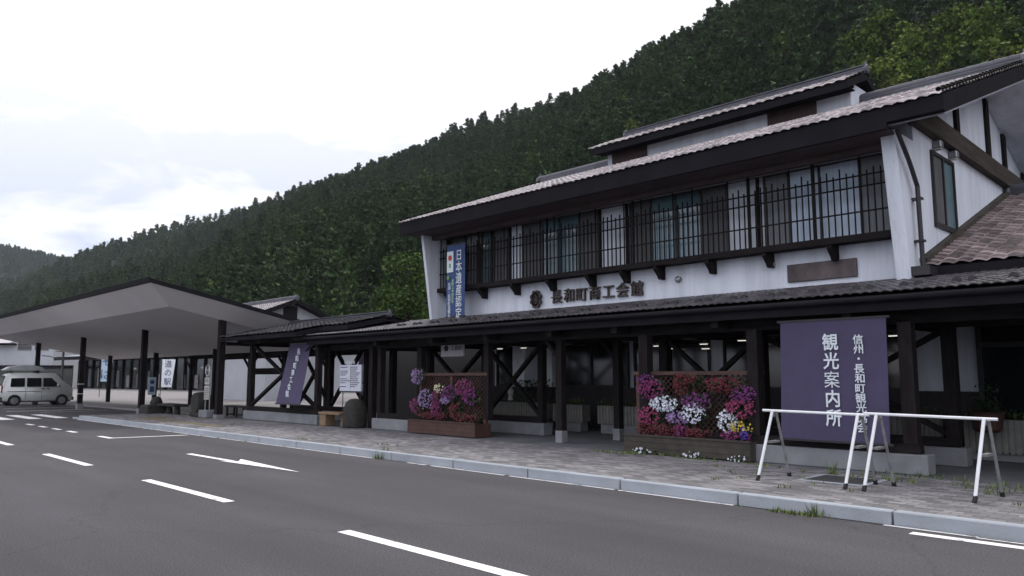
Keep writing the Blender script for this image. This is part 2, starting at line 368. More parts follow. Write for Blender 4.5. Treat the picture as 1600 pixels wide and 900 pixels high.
# ------------------------------------------------------------------ MAIN BUILDING
HALL = thing('community_hall', 'two-storey white plaster hall with tiled roofs, barred upper windows and dark timber', 'building', (-11.8, 20.4, .15))
XL, XR, YW = -18.79, -4.82, 15.5
def rz(y): return 6.42 + .376 * (y - 14.0)
RY = 20.4
b = MB()
prof = [(YW, 3.1), (YW, rz(YW) - .36), (RY, rz(RY) - .36), (2 * RY - YW, rz(YW) - .36), (2 * RY - YW, .15), (17.6, .15), (17.6, 3.1)]
b.prism(prof, 'X', XL, XR); b.build('wall', PLASTER, HALL)
# wing walls
for nm, xa, xb in (('wing_wall', XL - .12, XL), ('wing_wall', XR - .25, XR + .004)):
    b = MB(); b.prism([(14.92, 3.3), (14.5, 6.12), (YW + .05, 6.12), (YW + .05, 3.3)], 'X', xa, xb); b.build(nm, PLASTER, HALL, bevel=.012)
# roof deck with fascia
b = MB(); X0, X1 = -19.3, -3.84
for sgn in (1, -1):
    y = lambda v: v if sgn == 1 else 2 * RY - v
    b.prism([(y(14.0), rz(14.0) - .03), (y(RY), rz(RY) - .03), (y(RY), rz(RY) - .36), (y(14.12), rz(14.12) - .36), (y(14.0), rz(14.0) - .30)], 'X', X0, X1)
roof = b.build('roof', FASCIA, HALL)
b = MB(); sn = math.atan(.376); V = (0, math.cos(sn), math.sin(sn)); NR = (0, -math.sin(sn), math.cos(sn))
tile_rows(b, (X0, 13.96, rz(13.96) - .02), (1, 0, 0), V, NR, X1 - X0, (RY - 13.96) / math.cos(sn), pu=.19, pv=.22, amp=.024, step=.03, sub=5, seed=3)
b.raw = True; b.build('roof_tiles', [TILE, TILE_GLINT], roof)
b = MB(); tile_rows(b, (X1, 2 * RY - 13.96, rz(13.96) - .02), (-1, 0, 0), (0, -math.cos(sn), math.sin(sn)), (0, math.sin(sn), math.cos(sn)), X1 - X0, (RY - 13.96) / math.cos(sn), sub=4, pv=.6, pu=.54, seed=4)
b.raw = True; b.build('roof_tiles', [TILE, TILE_GLINT], roof)
def ridge(mb, x0, x1, y, z, h=.24, wd=.26):
    e_ = h / .24
    mb.box(x0, x1, y - wd / 2, y + wd / 2, z - .12, z + h - .06)
    for i in range(3): mb.box(x0 - .01, x1 + .01, y - wd / 2 - .015, y + wd / 2 + .015, z - .01 + i * .07, z + .015 + i * .07)
    n = int((x1 - x0) / .3)
    for i in range(n):
        xa = x0 + (x1 - x0) * i / n; mb.cyl((xa, y, z + h - .05), (xa + (x1 - x0) / n * .96, y, z + h - .05), .085, .075, 8)
    for xe in (x0, x1): mb.lathe((xe, y, z + .05), [(.05 * e_, -.05), (.2 * e_, -.05), (.22 * e_, 0), (.2 * e_, .05), (.06 * e_, .06)], 10, axis='X'); mb.cyl((xe, y, z + .1), (xe, y, z + h + .12), .05, .03, 6)
b = MB(); ridge(b, X0, X1, RY, rz(RY) + .0); b.build('roof_ridge', RIDGE, roof)
# rake tile rows over the gable boards
for xx in (X0 + .06, X1 - .06):
    b = MB(); n = 24
    for i in range(n):
        ya = 13.96 + (RY - 13.96) * i / n; yb = 13.96 + (RY - 13.96) * (i + .97) / n
        b.cyl((xx, ya, rz(ya) + .075), (xx, yb, rz(yb) + .055), .04, .035, 8)
    b.build('rake_tiles', TILED, roof)
# soffit + rafters below the eave
b = MB(); b.box(X0 + .1, XR, 14.14, YW + .02, 6.02, 6.06)
b.box(XL, XR - .25, 15.2, 15.48, 5.98, 6.018); b.box(XL, XR - .25, 14.86, 15.0, 5.90, 6.018)
b.build('soffit', SOFFIT, HALL)
b = MB(); b.box(X0 + .02, XR + .05, 13.99, 14.05, 6.0, 6.14)
b.build('gutter', FASCIA, HALL)
b = MB()
pts = [(14.2, rz(14.2) - .37), (RY, rz(RY) - .37), (2 * RY - 14.2, rz(14.2) - .37), (2 * RY - 14.2, rz(14.2) - .40), (RY, rz(RY) - .40), (14.2, rz(14.2) - .40)]
b.prism(pts, 'X', XR + .01, X1 - .05); b.build('gable_soffit', PLASTER, HALL)
# gable: tie beam, studs, window, two lamps
b = MB(); b.bar((XR + .08, 15.3, 6.62), (XR + .08, 25.6, 6.5), .18, .42); b.build('tie_beam', OLDWOOD, HALL)
for yy in (18.29, 20.75, 22.2, 24.0):
    zt = rz(min(yy, 2 * RY - yy)) - .40; b = MB(); b.box(XR, XR + .07, yy - .12, yy + .12, 6.6, zt); b.build('stud', WOOD, HALL)
b = MB()
fy0, fy1, fz0, fz1 = 16.44, 17.86, 4.58, 6.14
f = MB(); t_ = .07
f.box(XR, XR + .05, fy0, fy0 + t_, fz0, fz1); f.box(XR, XR + .05, fy1 - t_, fy1, fz0, fz1); f.box(XR, XR + .05, fy0 + t_, fy1 - t_, fz0, fz0 + t_ + .03)
f.box(XR, XR + .05, fy0 + t_, fy1 - t_, fz1 - t_, fz1); f.box(XR, XR + .045, 17.1, 17.16, fz0 + t_, fz1 - t_)
win = f.build('gable_window', DMETAL, HALL)
p = MB(); p.box(XR, XR + .015, fy0 + .06, 17.12, fz0 + .08, fz1 - .06); p.box(XR, XR + .012, 17.13, fy1 - .06, fz0 + .08, fz1 - .06, 1); p.build('pane', [SHUT, GLASS], win)
for yy in (16.7, 17.72):
    b = MB(); b.box(XR, XR + .17, yy - .09, yy + .09, 6.20, 6.36); l = b.build('wall_lamp', METAL, HALL, bevel=.02)
    b = MB(); b.box(XR + .02, XR + .15, yy - .07, yy + .07, 6.178, 6.198); b.build('lamp_lens', mat('lamp_lens', (.5, .5, .48), .3), l)
# downpipe
b = MB(); pp = [(-4.70, 14.3, 6.02), (-4.70, 14.85, 5.55), (-4.70, 15.2, 5.15), (-4.70, 15.25, 3.6)]
for i in range(3): b.cyl(pp[i], pp[i + 1], .042, n=10)
for z in (4.9, 4.1): b.box(-4.82, -4.64, 15.18, 15.32, z, z + .04)
b.build('downpipe', DMETAL, HALL)
# window band of the upper floor
ZW0, ZW1 = 4.30, 6.02
def win_unit(spans, z0=ZW0, z1=ZW1, Y=YW, nm='window'):
    """spans = list of (xa, xb, material)"""
    xa, xb = spans[0][0], spans[-1][1]; f = MB()
    f.box(xa, xb, Y - .05, Y, z1 - .06, z1); f.box(xa, xb, Y - .05, Y, z0, z0 + .07)
    for s in spans:
        f.box(s[0], s[0] + .05, Y - .05, Y, z0 + .07, z1 - .06)
    f.box(xb - .05, xb, Y - .05, Y, z0 + .07, z1 - .06)
    o = f.build(nm, DMETAL, HALL)
    for s in spans:
        p = MB(); p.box(s[0] + .03, s[1] - .0, Y - .02 - random.uniform(0, .004), Y, z0 + .05, z1 - .05); p.build('pane', s[2], o)
    return o
win_unit([(-18.78, -18.62, DGLASS), (-18.62, -17.85, SHUT)])
win_unit([(-17.85, -17.15, MIDC), (-17.15, -16.72, GLASS), (-16.72, -16.6, DGLASS), (-16.6, -15.92, SHUT)])
win_unit([(-15.38, -14.6, SHUT), (-14.6, -13.95, GLASS), (-13.95, -13.24, GLASS), (-13.24, -12.55, SHUT)])
win_unit([(-11.55, -10.9, SHUT), (-10.9, -10.2, GLASS), (-10.2, -9.50, GLASS), (-9.50, -8.78, SHUT)])
win_unit([(-7.9, -7.35, MIDC), (-7.35, -6.68, CURT), (-6.68, -5.86, CURT), (-5.86, -5.08, MIDC)])
for x in (-8.07, -12.53, -11.66, -15.9): b = MB(); b.box(x, x + .06, YW - .06, YW, ZW0, ZW1); b.build('wall_post', WOOD, HALL)
# lattice of bars
b = MB(); YB = 15.15; x0, x1 = XL + .05, XR - .28
for z, hh in ((5.54, .03), (5.32, .03), (4.82, .03)): b.box(x0, x1, YB - .012, YB + .012, z - hh / 2, z + hh / 2)
pat = [1, 1, 0, 1, 1, 1, 2]; i = 0; x = x0 + .06
while x < x1:
    k = i % 11
    top = 6.0 if k in (0, 4) else (5.74 if k in (2, 6, 8) else 5.66) - .03 * ((i * 7) % 3)
    b.box(x - .011, x + .011, YB - .014, YB + .014, 4.34, top); x += .131; i += 1
for x in (-16.9, -14.1, -11.2, -8.1, -6.66): b.box(x - .022, x + .022, YB - .025, YB + .025, 4.34, 6.0)
b.build('bar_lattice', WOOD, HALL)
b = MB(); b.box(x0 - .05, x1, 15.12, YW, 4.26, 4.34); b.box(x0 - .05, x1, 15.09, 15.118, 4.25, 4.38); b.build('window_ledge', WOODX, HALL)
b = MB(); b.cyl((x0, 15.30, 6.0), (x1, 15.30, 5.965), .014, n=6); b.build('curtain_wire', METAL, HALL)
for x in (-18.45, -16.9, -15.5, -14.1, -12.7, -11.6, -10.57, -9.17, -7.77, -6.38):
    b = MB(); b.prism([(15.12, 4.258), (15.12, 4.18), (15.28, 4.03), (15.33, 3.95), (15.495, 3.95), (15.495, 4.258)], 'X', x - .05, x + .05); b.build('bracket', WOOD, HALL)
# lettering, emblem, plaque, vents
b = MB(); b.box(-15.02, -15.0, 15.46, 15.47, 3.8, 3.81)
tx = text('name_lettering', '長和町商工会館', .40, BRONZE, HALL, (-14.02, 15.44, 3.77), depth=.03, bold=.004, step=1.12)
b = MB(); cx, cz = -14.80, 3.78
for i in range(8):
    a = i * math.pi / 4 + R(22.5); b.lathe((cx + math.cos(a) * .15, 15.43, cz + math.sin(a) * .19), [(.055, -.03), (.075, -.03), (.075, .03), (.055, .03)], 8, axis='Y')
n = 24
for i in range(n):
    a0, a1 = 2 * math.pi * i / n, 2 * math.pi * (i + 1) / n
    b.bar((cx + math.cos(a0) * .13, 15.43, cz + math.sin(a0) * .17), (cx + math.cos(a1) * .13, 15.43, cz + math.sin(a1) * .17), .05, .06, up=(0, 1, 0))
b.bar((cx - .08, 15.43, cz + .08), (cx, 15.43, cz - .08), .03, .04, up=(0, 1, 0)); b.bar((cx, 15.43, cz - .08), (cx + .08, 15.43, cz + .05), .03, .04, up=(0, 1, 0))
b.bar((cx, 15.43, cz + .12), (cx, 15.43, cz - .02), .03, .04, up=(0, 1, 0))
b.build('emblem', BRONZE, HALL)
b = MB(); b.box(-7.43, -5.98, 15.45, 15.5, 3.60, 3.975); pq = b.build('plaque', mat('rusted_plaque', (.13, .105, .11), .7, .45, 3.2, stretch=(1, 1, .6), col2=(.040, .030, .034)), HALL, bevel=.008)
for x, z in ((-10.15, 3.92), (-7.78, 4.02)):
    b = MB(); b.lathe((x, 15.46, z), [(.03, -.05), (.075, -.02), (.08, .04)], 14, axis='Y'); b.build('vent', METAL, HALL)
# raised monitor roof
MON0, MON1, MY = -15.55, -7.55, 19.7
b = MB(); b.box(MON0, MON1, MY, 2 * RY - MY, 8.1, 9.25); b.build('clerestory_wall', PLASTER, HALL)
for xa, xb in ((-15.35, -13.95), (-9.85, -8.45)): b = MB(); b.box(xa, xb, MY - .03, MY - .002, 8.3, 9.2); b.build('clerestory_louvre', mat('brown_louvre', (.055, .032, .034), .7, .3, 2, stretch=(12, 1, 1)), HALL)
b = MB(); M0, M1, MYE = -15.8, -7.38, 19.05
def mz(y): return 9.08 + .44 * (y - MYE)
for sgn in (1, -1):
    y = lambda v: v if sgn == 1 else 2 * RY - v
    b.prism([(y(MYE), mz(MYE) - .02), (y(RY), mz(RY) - .02), (y(RY), mz(RY) - .22), (y(MYE), mz(MYE) - .22)], 'X', M0, M1)
mr_ = b.build('clerestory_roof', FASCIA, HALL)
b = MB(); sn2 = math.atan(.44)
tile_rows(b, (M0, MYE - .04, mz(MYE - .04)), (1, 0, 0), (0, math.cos(sn2), math.sin(sn2)), (0, -math.sin(sn2), math.cos(sn2)), M1 - M0, (RY - MYE) / math.cos(sn2), seed=5)
tile_rows(b, (M1, 2 * RY - MYE, mz(MYE)), (-1, 0, 0), (0, -math.cos(sn2), math.sin(sn2)), (0, math.sin(sn2), math.cos(sn2)), M1 - M0, (RY - MYE) / math.cos(sn2), seed=6)
b.raw = True; b.build('roof_tiles', [TILE, TILE_GLINT], mr_)
b = MB(); ridge(b, M0 + .5, M1, RY, mz(RY) + .02, h=.14, wd=.2); b.build('roof_ridge', RIDGE, mr_)
b = MB(); b.box(M0 + .05, M1 - .05, MYE + .05, MY - .01, 8.96, 8.99); b.box(MON0 + .2, MON1 + .1, MY - .05, MY - .01, 9.05, 9.25); b.build('clerestory_soffit', FASCIA, HALL)

# steep roof over the entrance block on the right
b = MB(); S0, S1 = XR, 9.0; a3 = .366
def ez(y): return 3.66 + a3 * (y - 15.4)
b.prism([(15.4, ez(15.4) - .03), (22.1, ez(22.1) - .03), (28.8, ez(15.4) - .03), (28.8, ez(15.4) - .25), (22.1, ez(22.1) - .25), (15.4, ez(15.4) - .25)], 'X', S0 + .003, S1)
er = b.build('entrance_roof', FASCIA, HALL)
b = MB(); s3 = math.atan(a3); tile_rows(b, (S0 + .12, 15.4, ez(15.4)), (1, 0, 0), (0, math.cos(s3), math.sin(s3)), (0, -math.sin(s3), math.cos(s3)), S1 - S0 - .12, 6.7 / math.cos(s3), pu=.265, pv=.26, amp=.032, step=.03, sub=8, seed=9)
b.raw = True; b.build('roof_tiles', [TILEBR, TILEBR_GLINT], er)
b = MB(); ridge(b, S0 + .1, S1, 22.1, ez(22.1) + .02); b.build('roof_ridge', RIDGE, er)
b = MB(); b.bar((S0 + .07, 15.45, ez(15.45) + .08), (S0 + .07, 22.1, ez(22.1) + .08), .14, .14); b.build('flashing', OLDWOOD, er)
b = MB(); b.box(S0 + .003, S1, 17.6, 28.5, .15, 3.9); b.build('wall', PLASTER, HALL)

# low canopy roof along the front
b = MB(); C0, C1, CY = -21.8, 9.0, 12.3; a4 = .175
def cz_(y): return 2.90 + a4 * (y - CY)
b.prism([(CY, cz_(CY) - .03), (15.5, cz_(15.5) - .03), (15.5, cz_(15.5) - .16), (CY + .1, cz_(CY) - .17), (CY, cz_(CY) - .14)], 'X', C0, C1)
cr_ = b.build('canopy_roof', FASCIA, HALL)
b = MB(); s4 = math.atan(a4); NR4 = (0, -math.sin(s4), math.cos(s4))
tile_rows(b, (C0, CY - .05, cz_(CY - .05)), (1, 0, 0), (0, math.cos(s4), math.sin(s4)), NR4, C1 - C0, 3.22 / math.cos(s4), pu=.15, pv=.30, amp=.018, step=.012, sub=4, seed=11)
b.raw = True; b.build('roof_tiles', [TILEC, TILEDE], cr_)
for i in range(30):
    x = -17.9 + i * .76
    if x > 1.5: break
    b = MB()
    for dx in (-.11, .11):
        b.prism([(x + dx - .075, cz_(13.1) + .03), (x + dx - .05, cz_(13.1) + .085), (x + dx, cz_(13.1) + .105), (x + dx + .05, cz_(13.1) + .085), (x + dx + .075, cz_(13.1) + .03)], 'Y', 13.05, 13.12)
    b.build('snow_guard', DMETAL, cr_)
b = MB(); b.cyl((C0, CY - .08, 2.81), (C1, CY - .08, 2.81), .045, n=10); b.box(C0, C1, CY - .0, CY + .04, 2.62, 2.755); b.build('gutter', FASCIA, HALL)
b = MB(); b.box(C0 + .05, C1, CY + .05, 17.6, 2.70, 2.73); b.build('porch_ceiling', SOFFIT, HALL)
b = MB()
for y in (12.95, 14.4): b.box(C0 + .1, C1, y - .09, y + .09, 2.45, 2.70)
for x in (-21.4, -18.2, -15.7, -13.6, -11.5, -9.7, -7.4, -5.0, -2.4, 0.5): b.box(x - .07, x + .07, 12.4, 17.5, 2.5, 2.695)
b.build('porch_beam', WOODX, HALL)
b = MB(); b.box(-5.0, -4.5, 14.95, 15.4, 3.45, 3.62); b.build('downpipe_shoe', DMETAL, HALL)

# ground floor front: dark cladding below, glass and white piers above
b = MB(); b.box(XL, S1, 17.5, 17.595, .15, 1.32); b.build('wainscot_cladding', mat('dark_cladding', (.028, .026, .028), .8, .3, 2, stretch=(9, 1, 1)), HALL)
def gf_window(xa, xb, z0=1.32, z1=2.6):
    f = MB(); f.box(xa, xb, 17.48, 17.56, z0, z0 + .06); f.box(xa, xb, 17.48, 17.56, z1 - .06, z1)
    n = max(1, round((xb - xa) / 1.1))
    for i in range(n + 1): x = xa + (xb - xa - .05) * i / n; f.box(x, x + .05, 17.48, 17.56, z0 + .06, z1 - .06)
    o = f.build('window', DMETAL, HALL); p = MB(); p.box(xa + .02, xb - .02, 17.53, 17.575, z0 + .03, z1 - .03); p.build('pane', DGLASS, o)
gf_window(-18.6, -17.3); gf_window(-15.9, -13.2); gf_window(-13.0, -10.6); gf_window(-10.2, -7.9); gf_window(-7.5, -5.7)
b = MB(); b.box(-17.23, -16.72, 16.9, 17.5, 1.32, 2.69); b.build('pier', mat('white_pier', (.80, .84, .90), .7, .05), HALL)
b = MB(); b.box(-16.36, -15.97, 17.35, 17.5, 1.32, 2.5); b.build('pier', mat('white_pier', (.80, .84, .90), .7, .05), HALL)
# glazed entrance doors to the right
f = MB()
for x in (-4.5, -3.45, -2.4, -1.35, -.3): f.box(x, x + .09, 17.44, 17.52, .15, 2.69)
f.box(-4.5, -.2, 17.45, 17.51, 2.2, 2.3); dr = f.build('entrance_door', DMETAL, HALL)
p = MB(); p.box(-4.45, -.25, 17.47, 17.49, .16, 2.68); p.build('pane', DGLASS, dr)
b = MB(); b.box(-27.3, XL - .13, 18.6, 24, .15, 2.9); b.build('rear_wing', mat('dark_cladding', (.03, .03, .03)), HALL)
# lamps seen through the ground-floor windows and below the canopy
LIT = emit('lit_tube', (1, .95, .86), .8)
for x, z, y in ((-12.35, 2.52, 17.2), (-12.0, 2.44, 17.2), (-11.6, 2.36, 17.25), (-10.6, 2.45, 17.25), (-10.55, 2.33, 17.25), (-9.5, 2.5, 17.2), (-9.2, 2.42, 17.2), (-17.6, 2.5, 16.7), (-16.55, 2.5, 16.7), (-5.75, 2.45, 16.6), (-6.15, 2.33, 16.6), (-24.6, 2.83, 13.4)):
    b = MB(); b.box(x - .10, x + .10, y - .03, y + .03, z - .008, z + .008, 1); b.box(x - .11, x + .11, y - .05, y + .05, z + .013, z + .04, 0)
    b.cyl((x, y, z + .04), (x, y, 2.70), .008, n=5)
    if y > 16.0: b.build('ceiling_lamp', [GMETAL, LIT], HALL)

# ------------------------------------------------------------------ PORCH FRAMES (concrete plinths, posts, braces)
def frame(label, x0, x1, y, xs, braces, ztop=2.45, thick=.17, grp='timber frames on concrete plinths'):
    t = thing('timber_trestle', label, 'trestle', ((x0 + x1) / 2, y, .15), grp)
    b = MB(); b.box(x0, x1, y - .17, y + .17, .15, .45); b.build('plinth', CONC, t, bevel=.012)
    b = MB(); b.box(x0 + .15, x1 - .12, y - .09, y + .09, .455, .60); b.build('sill_beam', WOODX, t)
    for x in xs: b = MB(); b.box(x - thick / 2, x + thick / 2, y - thick / 2, y + thick / 2, .60, ztop); b.build('post', WOOD, t)
    for (xa, xb) in braces:
        b = MB(); b.bar((xa, y, .66), (xb, y, ztop - .06), .09, .12, up=(0, 1, 0)); b.build('brace', WOOD, t)
        b = MB(); b.bar((xb, y + .02, .66), (xa, y + .02, ztop - .06), .085, .12, up=(0, 1, 0)); b.build('brace', WOOD, t)
    return t
frame('timber frame on a plinth behind the narrow purple banner, front row', -26.35, -21.3, 12.6, (-26.1, -21.55), ((-26.0, -21.65),), ztop=2.8)
frame('timber frame on a plinth behind the narrow purple banner, back row', -26.35, -21.3, 14.4, (-26.1, -23.8, -21.55), ((-26.0, -23.9), (-23.7, -21.65)), ztop=2.8)
frame('timber frame on a plinth behind the red-brown flower trellis, front row', -18.7, -14.05, 12.85, (-18.5, -13.95), ())
frame('timber frame with crossed braces left of the gate posts, back row', -18.4, -13.4, 14.4, (-18.2, -15.75, -13.6), ((-18.1, -15.85), (-15.65, -13.7)))
frame('timber frame on a plinth behind the wide purple banner, front row', -9.25, -3.95, 12.65, (-9.1, -6.75, -4.2), (), thick=.2)
frame('timber frame on a plinth behind the wide purple banner, back row', -9.9, -3.9, 14.35, (-9.8, -7.5, -4.1), ((-9.7, -7.6), (-7.4, -4.2)), thick=.2)
frame('timber frame at the right picture edge, behind the white barrier', .6, 5.2, 12.65, (.8, 5.0), ((.9, 4.9),), thick=.2)
for (x, y, l) in ((-11.69, 13.0, 'dark timber gate post on a pale concrete foot, nearest the road'), (-11.2, 14.45, 'dark timber gate post standing deeper under the canopy')):
    t = thing('timber_post', l, 'post', (x, y, .15), 'free standing canopy posts')
    b = MB(); b.box(x - .1, x + .1, y - .1, y + .1, .15, .42); b.build('footing', CONC, t, bevel=.01)
    b = MB(); b.box(x - .085, x + .085, y - .085, y + .085, .42, 2.69); b.build('shaft', WOOD, t)
    b = MB(); b.bar((x - .05, y, 2.05), (x - .62, y, 2.62), .08, .1, up=(0, 1, 0)); b.build('knee_brace', WOOD, t)
for (x, y, l) in ((-20.1, 14.4, 'dark timber post behind the notice board'), (-19.0, 12.9, 'dark timber post right beside the upright stone'), (-16.95, 13.1, 'dark timber post hidden partly by the left flower trellis')):
    b = MB(); b.box(x - .09, x + .09, y - .09, y + .09, .15, 2.69); tag(b.build('timber_post', WOOD), l, 'post', 'free standing canopy posts')

# ------------------------------------------------------------------ SHELTER ROOF left of the hall
SH = thing('shelter_roof', 'low dark tiled roof over the timber frames between white canopy and hall', 'shelter roof', (-24, 14.3, .15))
a5 = .215
def shz(y): return 3.05 + a5 * (min(y, 28.6 - y) - 11.9)
b = MB(); b.prism([(11.9, 3.02), (14.3, shz(14.3) - .03), (16.7, 3.02), (16.7, 2.88), (14.3, shz(14.3) - .17), (11.9, 2.88)], 'X', -27.3, -21.85)
b.prism([(12.75, shz(12.75) - .03), (14.3, shz(14.3) - .03), (15.3, shz(15.3) - .03), (15.3, shz(15.3) - .17), (14.3, shz(14.3) - .17), (12.75, shz(12.75) - .17)], 'X', -21.85, -20.2)
b.build('roof_deck', FASCIA, SH)
b = MB(); s5 = math.atan(a5)
tile_rows(b, (-27.3, 11.86, shz(11.86)), (1, 0, 0), (0, math.cos(s5), math.sin(s5)), (0, -math.sin(s5), math.cos(s5)), 7.1, 2.44 / math.cos(s5), clip=lambda u, v: u < 5.45 or v > .95, seed=14)
tile_rows(b, (-20.2, 16.74, shz(16.74)), (-1, 0, 0), (0, -math.cos(s5), math.sin(s5)), (0, math.sin(s5), math.cos(s5)), 7.1, 2.44 / math.cos(s5), clip=lambda u, v: u > 1.65 or v > 1.5, seed=15)
b.raw = True; b.build('roof_tiles', [TILED, TILEDE], SH)
b = MB(); ridge(b, -27.3, -20.2, 14.3, shz(14.3) + .0, h=.09, wd=.16); b.build('roof_ridge', RIDGE, SH)
b = MB(); b.box(-27.2, -21.9, 12.5, 12.7, 2.8, 2.95); b.box(-27.2, -21.9, 14.3, 14.5, 2.8, 3.0); b.box(-27.2, -21.9, 16.0, 16.15, 2.75, 2.9)
for x in (-27.0, -24.5, -22.0): b.box(x - .06, x + .06, 12.0, 16.5, 2.75, 2.88)
b.build('roof_beam', WOODX, SH)

# covered walkway beyond the shelter
WKW = thing('covered_walkway', 'dark timber walkway frame with braces in front of the far white wall', 'walkway', (-36, 18.2, .1))
b = MB(); b.prism([(17.0, 2.95), (18.3, 3.2), (19.6, 2.95), (19.6, 2.86), (18.3, 3.1), (17.0, 2.86)], 'X', -44, -28.5); b.build('roof', FASCIA, WKW)
for yy in (17.4, 19.2):
    b = MB(); b.box(-43.8, -28.7, yy - .06, yy + .06, 2.62, 2.84); b.build('beam', WOODX, WKW)
    for x in (-43.5, -39.9, -36.3, -32.7, -29.1):
        b = MB(); b.box(x - .08, x + .08, yy - .08, yy + .08, .1, 2.62); b.build('post', WOOD, WKW)
        if yy < 18:
            b = MB(); b.bar((x, yy, 2.0), (x + .75, yy, 2.62), .08, .09, up=(0, 1, 0)); b.build('brace', WOOD, WKW)
            b = MB(); b.bar((x, yy, 2.0), (x - .75, yy, 2.62), .08, .09, up=(0, 1, 0)); b.build('brace', WOOD, WKW)
b = MB(); b.box(-36.2, -32.8, 17.36, 17.44, 1.75, 2.05); b.build('board_panel', WOODX, WKW)

# ------------------------------------------------------------------ WHITE SHELTER (large mono-pitch canopy)
T = thing('bus_canopy', 'large canopy roof with pale underside on slim dark posts, at left', 'canopy', (-40, 12.6, 0))
TX0, TX1, TY0, TY1, TS = -56.5, -26.5, 9.1, 17.0, .20
def tz(y): return 4.85 - TS * (y - TY0)
ins, h = .95, .60
o_ = [(TX0, TY0), (TX1, TY0), (TX1, TY1), (TX0, TY1)]; i_ = [(TX0 + .8, TY0 + ins), (TX1 - .8, TY0 + ins), (TX1 - .8, TY1 - .5), (TX0 + .8, TY1 - .5)]
b = MB(); O3 = [(x, y, tz(y) - .10) for x, y in o_]; I3 = [(x, y, tz(y) - .10 - (h - .1)) for x, y in i_]
for k in range(4): j = (k + 1) % 4; b.quad(O3[k], O3[j], I3[j], I3[k])
b.quad(*I3); b.build('soffit', CREAM, T)
b = MB(); b.prism([(TY0 - .03, tz(TY0) + .05), (TY1, tz(TY1) + .05), (TY1, tz(TY1) - .098), (TY0 - .03, tz(TY0) - .098)], 'X', TX0, TX1 + .03)
b.box(TX0, TX1 + .05, TY0 - .05, TY0 - .03, tz(TY0) - .09, tz(TY0) + .09)
b.build('roof_edge', FASCIA, T)
for x in (-27.4, -35.25, -44.15, -53.1):
    b = MB(); b.box(x - .11, x + .11, 11.9, 12.12, .28 if x > -33 else .0, 3.76); p_ = b.build('post', WOOD, T)
    b = MB(); b.box(x - .14, x + .14, 11.87, 12.15, 0, .28); b.build('post_foot', CONC, p_)
    b = MB(); b.box(x - .125, x + .125, 11.885, 12.135, .75, .79); b.box(x - .125, x + .125, 11.885, 12.135, 1.25, 1.29); b.build('reflective_band', mat('band', (.55, .55, .5), .5), p_) if x < -40 else None
for x in (-28.6, -36.2, -43.9, -51.6):
    b = MB(); b.box(x - .1, x + .1, 15.5, 15.7, .05, 3.05); b.build('post', WOOD, T)
# ------------------------------------------------------------------ BUILDING WITH SMALL GABLE behind the shelter roof
GB = thing('gabled_building', 'small building with pale gable and tiled roof behind the shelter roof', 'building', (-38, 20.6, .1))
gy, gzr, gx = 16.4, 4.97, -30.0
def gz(y): return gzr - .40 * abs(y - gy)
b = MB(); b.prism([(15.0, .1), (15.0, gz(15.0) - .2), (gy, gz(gy) - .2), (17.9, gz(17.9) - .2), (17.9, .1)], 'X', -38, gx - .35)
sc_ = 1.0
def G(p): return p
b.build('wall', PLASTER, GB)
for o in list(GB.children): bpy.data.objects.remove(o)
# the gable stands at twice the distance of the shelter: real position
k_ = 1.55
def g2(x, y, z): return (x * k_, y * k_, 1.6 + (z - 1.6) * k_)
GX = gx * k_; GY = gy * k_; GZ = 1.6 + (gzr - 1.6) * k_
def gz(y): return GZ - .40 * abs(y - GY)
y0, y1 = 14.95 * k_, 18.1 * k_
b = MB(); b.prism([(y0 + .5, .1), (y0 + .5, gz(y0 + .5) - .2), (GY, gz(GY) - .2), (y1, gz(y1) - .2), (y1, .1)], 'X', GX - 9, GX - .7); b.build('wall', mat('grey_plaster', (.36, .38, .42), .85, .08, 1), GB)
b = MB(); b.box(GX - .69, GX - .55, GY - .62, GY + .35, 3, gz(GY + .62) - .2); b.build('board_panel', WOOD, GB)
b = MB()
b.prism([(y0, gz(y0)), (GY, gz(GY)), (y1 + .6, gz(y1 + .6)), (y1 + .6, gz(y1 + .6) - .25), (GY, gz(GY) - .25), (y0, gz(y0) - .25)], 'X', GX - 9, GX); gr_ = b.build('roof', FASCIA, GB)
b = MB(); s6 = math.atan(.4); tile_rows(b, (GX - 9, y0, gz(y0) + .0), (1, 0, 0), (0, math.cos(s6), math.sin(s6)), (0, -math.sin(s6), math.cos(s6)), 9, (GY - y0) / math.cos(s6), pu=.3, sub=4, seed=21)
b.raw = True; b.build('roof_tiles', [TILE, TILE_GLINT], gr_)
b = MB(); ridge(b, GX - 9, GX, GY, GZ + .03, h=.2); b.build('roof_ridge', RIDGE, gr_)
b = MB(); b.box(GX - 9, GX - .1, y0 + .02, y0 + .5, gz(y0) - .5, gz(y0) - .26); b.build('eave_board', WOOD, GB)

# ------------------------------------------------------------------ FAR SHOP BUILDING (long dark front)
FB = thing('shop_building', 'long low shop row with dark glazed front across the apron', 'building', (-95, 35, .1))
A = Vector((-124.0, 31.6, .1)); B = Vector((-66.0, 38.4, .1)); d_ = (B - A).normalized(); n_ = Vector((-d_.y, d_.x, 0)); Lf = (B - A).length
rot = Matrix(((d_.x, n_.x, 0), (d_.y, n_.y, 0), (0, 0, 1)))
class RB(MB):
    def build(s, *a, **k): s.v = [tuple(A + rot @ Vector(p)) for p in s.v]; return MB.build(s, *a, **k)
b = RB(); b.box(0, Lf, 2.0, 14, 0, 4.3); b.build('wall', mat('grey_plaster', (.36, .38, .42)), FB)
b = RB(); b.prism([(-1.0, 4.35), (1.5, 4.75), (16, 6.9), (16, 6.5), (1.5, 4.45), (-1.0, 4.1)], 'X', -1.5, Lf + 1); b.build('roof', mat('pale_metal_roof', (.22, .25, .30), .5, .08, .5), FB)
